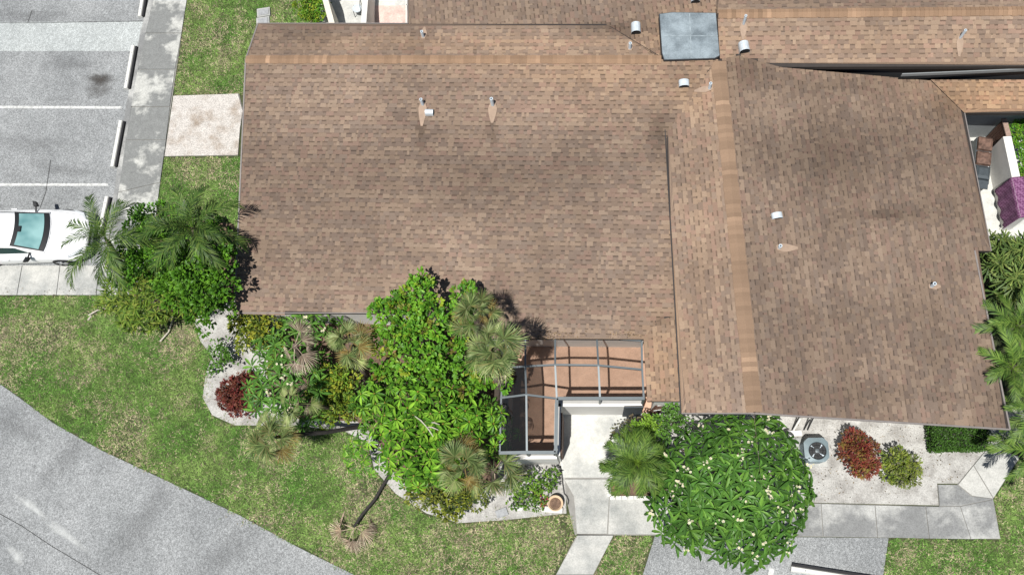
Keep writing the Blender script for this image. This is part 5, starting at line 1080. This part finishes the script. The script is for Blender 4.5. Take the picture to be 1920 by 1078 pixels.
for i, (pl2, lb) in enumerate((([(166, 591), (182, 582), (205, 577), (222, 573)], 'bleached bare branch on the lawn below the drooping palm'), ([(165, 600), (171, 592)], None), ([(300, 640), (316, 622), (322, 605), (324, 592)], 'forked bleached branch on the lawn under the spiky shrub'), ([(193, 486), (212, 512), (235, 528)], None), ([(288, 445), (300, 470), (322, 482)], None))):
    o = MB().tube([P(x, y, .12 if lb else 2.2) for x, y in pl2], [.03 - .004 * j for j in range(len(pl2))], 6)
    if lb: tag(o.build('fallen_branch', M['twig']), lb, 'branch')
    else: o.build('bare_stem', M['twig'], sp)
bush('croton_shrub', 'yellow and dark green croton against the left front wall', 'shrub', (470, 640), [(470, 608, 1.3, 32), (498, 610, 1.4, 26), (450, 600, 1.2, 20), (470, 640, 1.1, 26), (505, 650, 1.0, 22), (515, 680, .9, 16)], YEL, leaf=(.16, .055), tpl=T_LONG, clumps=30, per=9, csize=.1)
bush('croton_shrub', 'yellow green croton between the dead palm and the umbrella tree', 'shrub', (635, 750), [(622, 712, 1.9, 28), (650, 722, 1.9, 30), (600, 740, 1.6, 26), (640, 760, 1.6, 30), (670, 765, 1.5, 24), (618, 785, 1.2, 20)], YEL + LIM, leaf=(.14, .06), tpl=T_OVAL, clumps=32, per=9, csize=.1)
bush('green_shrub', 'small dark green shrub alone on the sand left of the yellow croton', 'shrub', (420, 672), [(415, 655, .6, 20), (428, 675, .5, 18), (408, 680, .4, 13), (392, 695, .25, 8)], MIDG, leaf=(.11, .06), tpl=T_OVAL, clumps=26, per=8, csize=.08)
bush('red_croton', 'dark red rounded bush ringed by white sand', 'shrub', (447, 750), [(440, 735, .65, 27), (460, 725, .65, 24), (430, 748, .5, 22), (455, 755, .55, 26), (470, 745, .5, 18)], RED, leaf=(.11, .045), tpl=T_LONG, clumps=80, per=9, csize=.07)
bush('croton_shrub', 'dark croton with yellow flecks at the sand edge below the amber palm', 'shrub', (845, 945), [(790, 925, .8, 26), (825, 930, .9, 30), (860, 940, .9, 30), (895, 930, .9, 26), (840, 955, .6, 22), (775, 905, .7, 20)], DRK + YEL[:1], leaf=(.12, .055), tpl=T_OVAL, clumps=34, per=8, csize=.09)
bush('flowering_shrub', 'low green shrub with red blooms beside the round pot', 'shrub', (1000, 930), [(985, 925, .5, 24), (1010, 905, .6, 24), (970, 940, .4, 18), (1030, 910, .5, 18), (1035, 890, .6, 12), (1005, 940, .4, 18)], LIM + MIDG, leaf=(.10, .055), tpl=T_OVAL, clumps=30, per=8, csize=.08)
fl = thing('red_flowers', 'cluster of coral red flowers left of the round pot', 'flowers', P(1019, 940, 0)); V, Fc, T = foliage([(1018, 938, .35, 9), (1010, 930, .4, 6)], [(.6, .10, .09), (.62, .22, .2)], leaf=(.06, .05), tpl=T_OVAL, clumps=60, per=6, csize=.05); obj('blooms', V, Fc, M['petal'], fl, tint=T)
bush('airy_shrub', 'thin brownish shrub at the corner of the white entry wall', 'shrub', (1185, 815), [(1165, 800, 1.0, 18), (1180, 815, 1.0, 20), (1155, 815, .8, 12), (1190, 795, 1.1, 18), (1200, 825, 1.0, 18)], [(.10, .10, .04), (.15, .13, .06), (.09, .13, .035), (.22, .16, .11)], leaf=(.09, .045), clumps=20, per=9, csize=.11)
bush('lime_shrub', 'bright lime green shrub beside the entry wall shutter', 'shrub', (1215, 812), [(1205, 800, 1.5, 22), (1222, 795, 1.5, 18), (1195, 812, 1.4, 14), (1228, 808, 1.3, 14)], LIM, leaf=(.08, .05), tpl=T_OVAL, clumps=44, per=12, csize=.08)
bush('green_shrub', 'dark green shrub squeezed under the right wing roof corner', 'shrub', (1265, 800), [(1250, 780, 1.5, 20), (1275, 785, 1.4, 22), (1245, 810, 1.1, 22), (1265, 770, 1.8, 14)], MIDG, leaf=(.14, .06), tpl=T_LONG, clumps=26, per=8, csize=.1)
bush('red_croton', 'red and maroon croton on the sand near the air conditioner', 'shrub', (1612, 860), [(1605, 838, .8, 26), (1625, 848, .75, 22), (1592, 850, .7, 19), (1612, 868, .65, 26), (1628, 874, .5, 17), (1598, 822, .75, 15)], RED + [(.15, .13, .03)], leaf=(.12, .05), tpl=T_LONG, clumps=64, per=9, csize=.09)
bush('croton_shrub', 'yellow green croton with grey centre beside the maroon croton', 'shrub', (1690, 878), [(1680, 860, .65, 23), (1700, 872, .6, 22), (1674, 882, .55, 20), (1704, 888, .45, 20), (1688, 893, .4, 19)], [(.19, .25, .03), (.13, .19, .03), (.24, .28, .05), (.14, .14, .09), (.06, .09, .02)], leaf=(.11, .045), tpl=T_LONG, clumps=70, per=9, csize=.08)
# clipped hedge block
hd = thing('clipped_hedge', 'clipped dark green hedge block tucked under the right eave', 'hedge', P(1785, 840, 0)); a, b = P(1738, 846, .0), P(1836, 843, .0); n_ = 5200
hx = RNG.uniform(a[0], b[0], n_); hy = RNG.uniform(a[1], a[1] + 1.35, n_); hz = RNG.uniform(.05, .95, n_); f_ = RNG.random(n_); hz = np.where(f_ < .55, .95 + .02 * np.sin(hx * 5), hz); hy = np.where((f_ >= .55) & (f_ < .8), a[1], hy); hx = np.where((f_ >= .8) & (f_ < .9), a[0], hx); hx = np.where(f_ >= .9, b[0], hx)
pos = np.stack([hx, hy, hz], 1) + RNG.normal(0, .025, (n_, 3)); V, Fc, T = scatter(T_DIAMOND, pos, RNG.normal(0, 1, (n_, 3)) + np.array([0, 0, .4]), RNG.uniform(.06, .1, n_), RNG.uniform(.035, .055, n_), pick([(.05, .115, .02), (.065, .15, .025), (.04, .09, .018)], n_)); obj('foliage', V, Fc, M['leaf'], hd, tint=T)
MB().box(((a[0] + b[0]) / 2, a[1] + .67, .45), (b[0] - a[0] - .16, 1.2, .86)).build('branch_mass', M['darkbark'], hd)
bush('side_hedge', 'leafy green hedge beyond the side court wall', 'hedge', (1925, 290), [(1912, 240, 1.2, 20), (1922, 270, 1.3, 24), (1925, 305, 1.2, 24), (1930, 335, 1.1, 22), (1940, 240, 1.3, 26)], BRIGHT[:3] + YEL[1:2], leaf=(.09, .055), clumps=46, per=14, csize=.09)
bush('garden_bush', 'green and yellow bush beside the cream court wall', 'shrub', (590, 40), [(575, 10, .8, 24), (595, 20, .8, 22), (580, 32, .7, 20), (600, -10, .8, 24), (575, -15, .8, 24)], BRIGHT[:3] + YEL[:2], leaf=(.09, .055), clumps=40, per=12, csize=.09)
bush('dry_bush', 'small grey dry bush on the sand by the half wall', 'shrub', (985, 895), [(975, 880, .35, 12), (990, 890, .35, 12), (960, 905, .3, 12)], [(.25, .22, .17), (.18, .16, .12), (.10, .13, .05)], leaf=(.08, .02), clumps=34, per=8, csize=.07, mat='leaf_dull')

# ---- loose litter: dry leaves and twigs nobody could count
def litter(name, pix, n, pal, z, size=(.03, .08), plane=None):
    w = [tuple(q) for q in world_poly(pix, z)]; a = np.array(w); x = RNG.uniform(a[:, 0].min(), a[:, 0].max(), n); y = RNG.uniform(a[:, 1].min(), a[:, 1].max(), n); k = in_poly(x, y, w) & (fbm(x, y, 1.5) + RNG.uniform(-.2, .2, n) > .47); x, y = x[k], y[k]; n = len(x)
    zz = np.full(n, z) if plane is None else (plane[1] - plane[0][0] * x - plane[0][1] * y) / plane[0][2] + .03
    d = RNG.normal(0, 1, (n, 3)) * np.array([1, 1, .12]); L = RNG.uniform(*size, n)
    V, Fc, T = scatter(T_DIAMOND, np.stack([x, y, zz + .008], 1), d, L, L * RNG.uniform(.3, .6, n), pick(pal, n, .3), roll=.2); o = obj(name, V, Fc, M['leaf_dull'], tint=T); o['kind'] = 'stuff'; o['label'] = 'scattered dry leaves and twigs'; o['category'] = 'leaf litter'; return o
BR = [(.12, .085, .05), (.20, .15, .09), (.07, .05, .035), (.28, .22, .14), (.05, .045, .03)]
litter('dry_leaves', [(1490, 790), (1735, 800), (1750, 945), (1540, 940), (1490, 870)], 650, BR, .004)
litter('dry_leaves', [(372, 600), (500, 640), (700, 800), (760, 900), (930, 960), (1050, 955), (1050, 870), (940, 860), (900, 960), (800, 955), (690, 840), (500, 795), (390, 770), (380, 650)], 1400, BR, .006)
litter('dry_leaves', [(1740, 800), (1900, 810), (1850, 840), (1790, 905), (1750, 905)], 400, BR, .004)
litter('dry_leaves', [(0, 540), (180, 540), (180, 556), (0, 556)], 160, BR, .035)
litter('dry_leaves', [(950, 640), (1200, 632), (1205, 622), (950, 622)], 500, [(.3, .2, .12), (.4, .3, .2), (.1, .07, .05)], 3.2, (.03, .07), pl_S)
litter('dry_leaves', [(480, 120), (1230, 125), (1250, 580), (450, 580)], 500, BR, 3.9, (.02, .05), pl_S)
litter('dry_leaves', [(1400, 150), (1780, 200), (1860, 790), (1430, 770)], 400, BR, 3.9, (.02, .05), pl_WR)
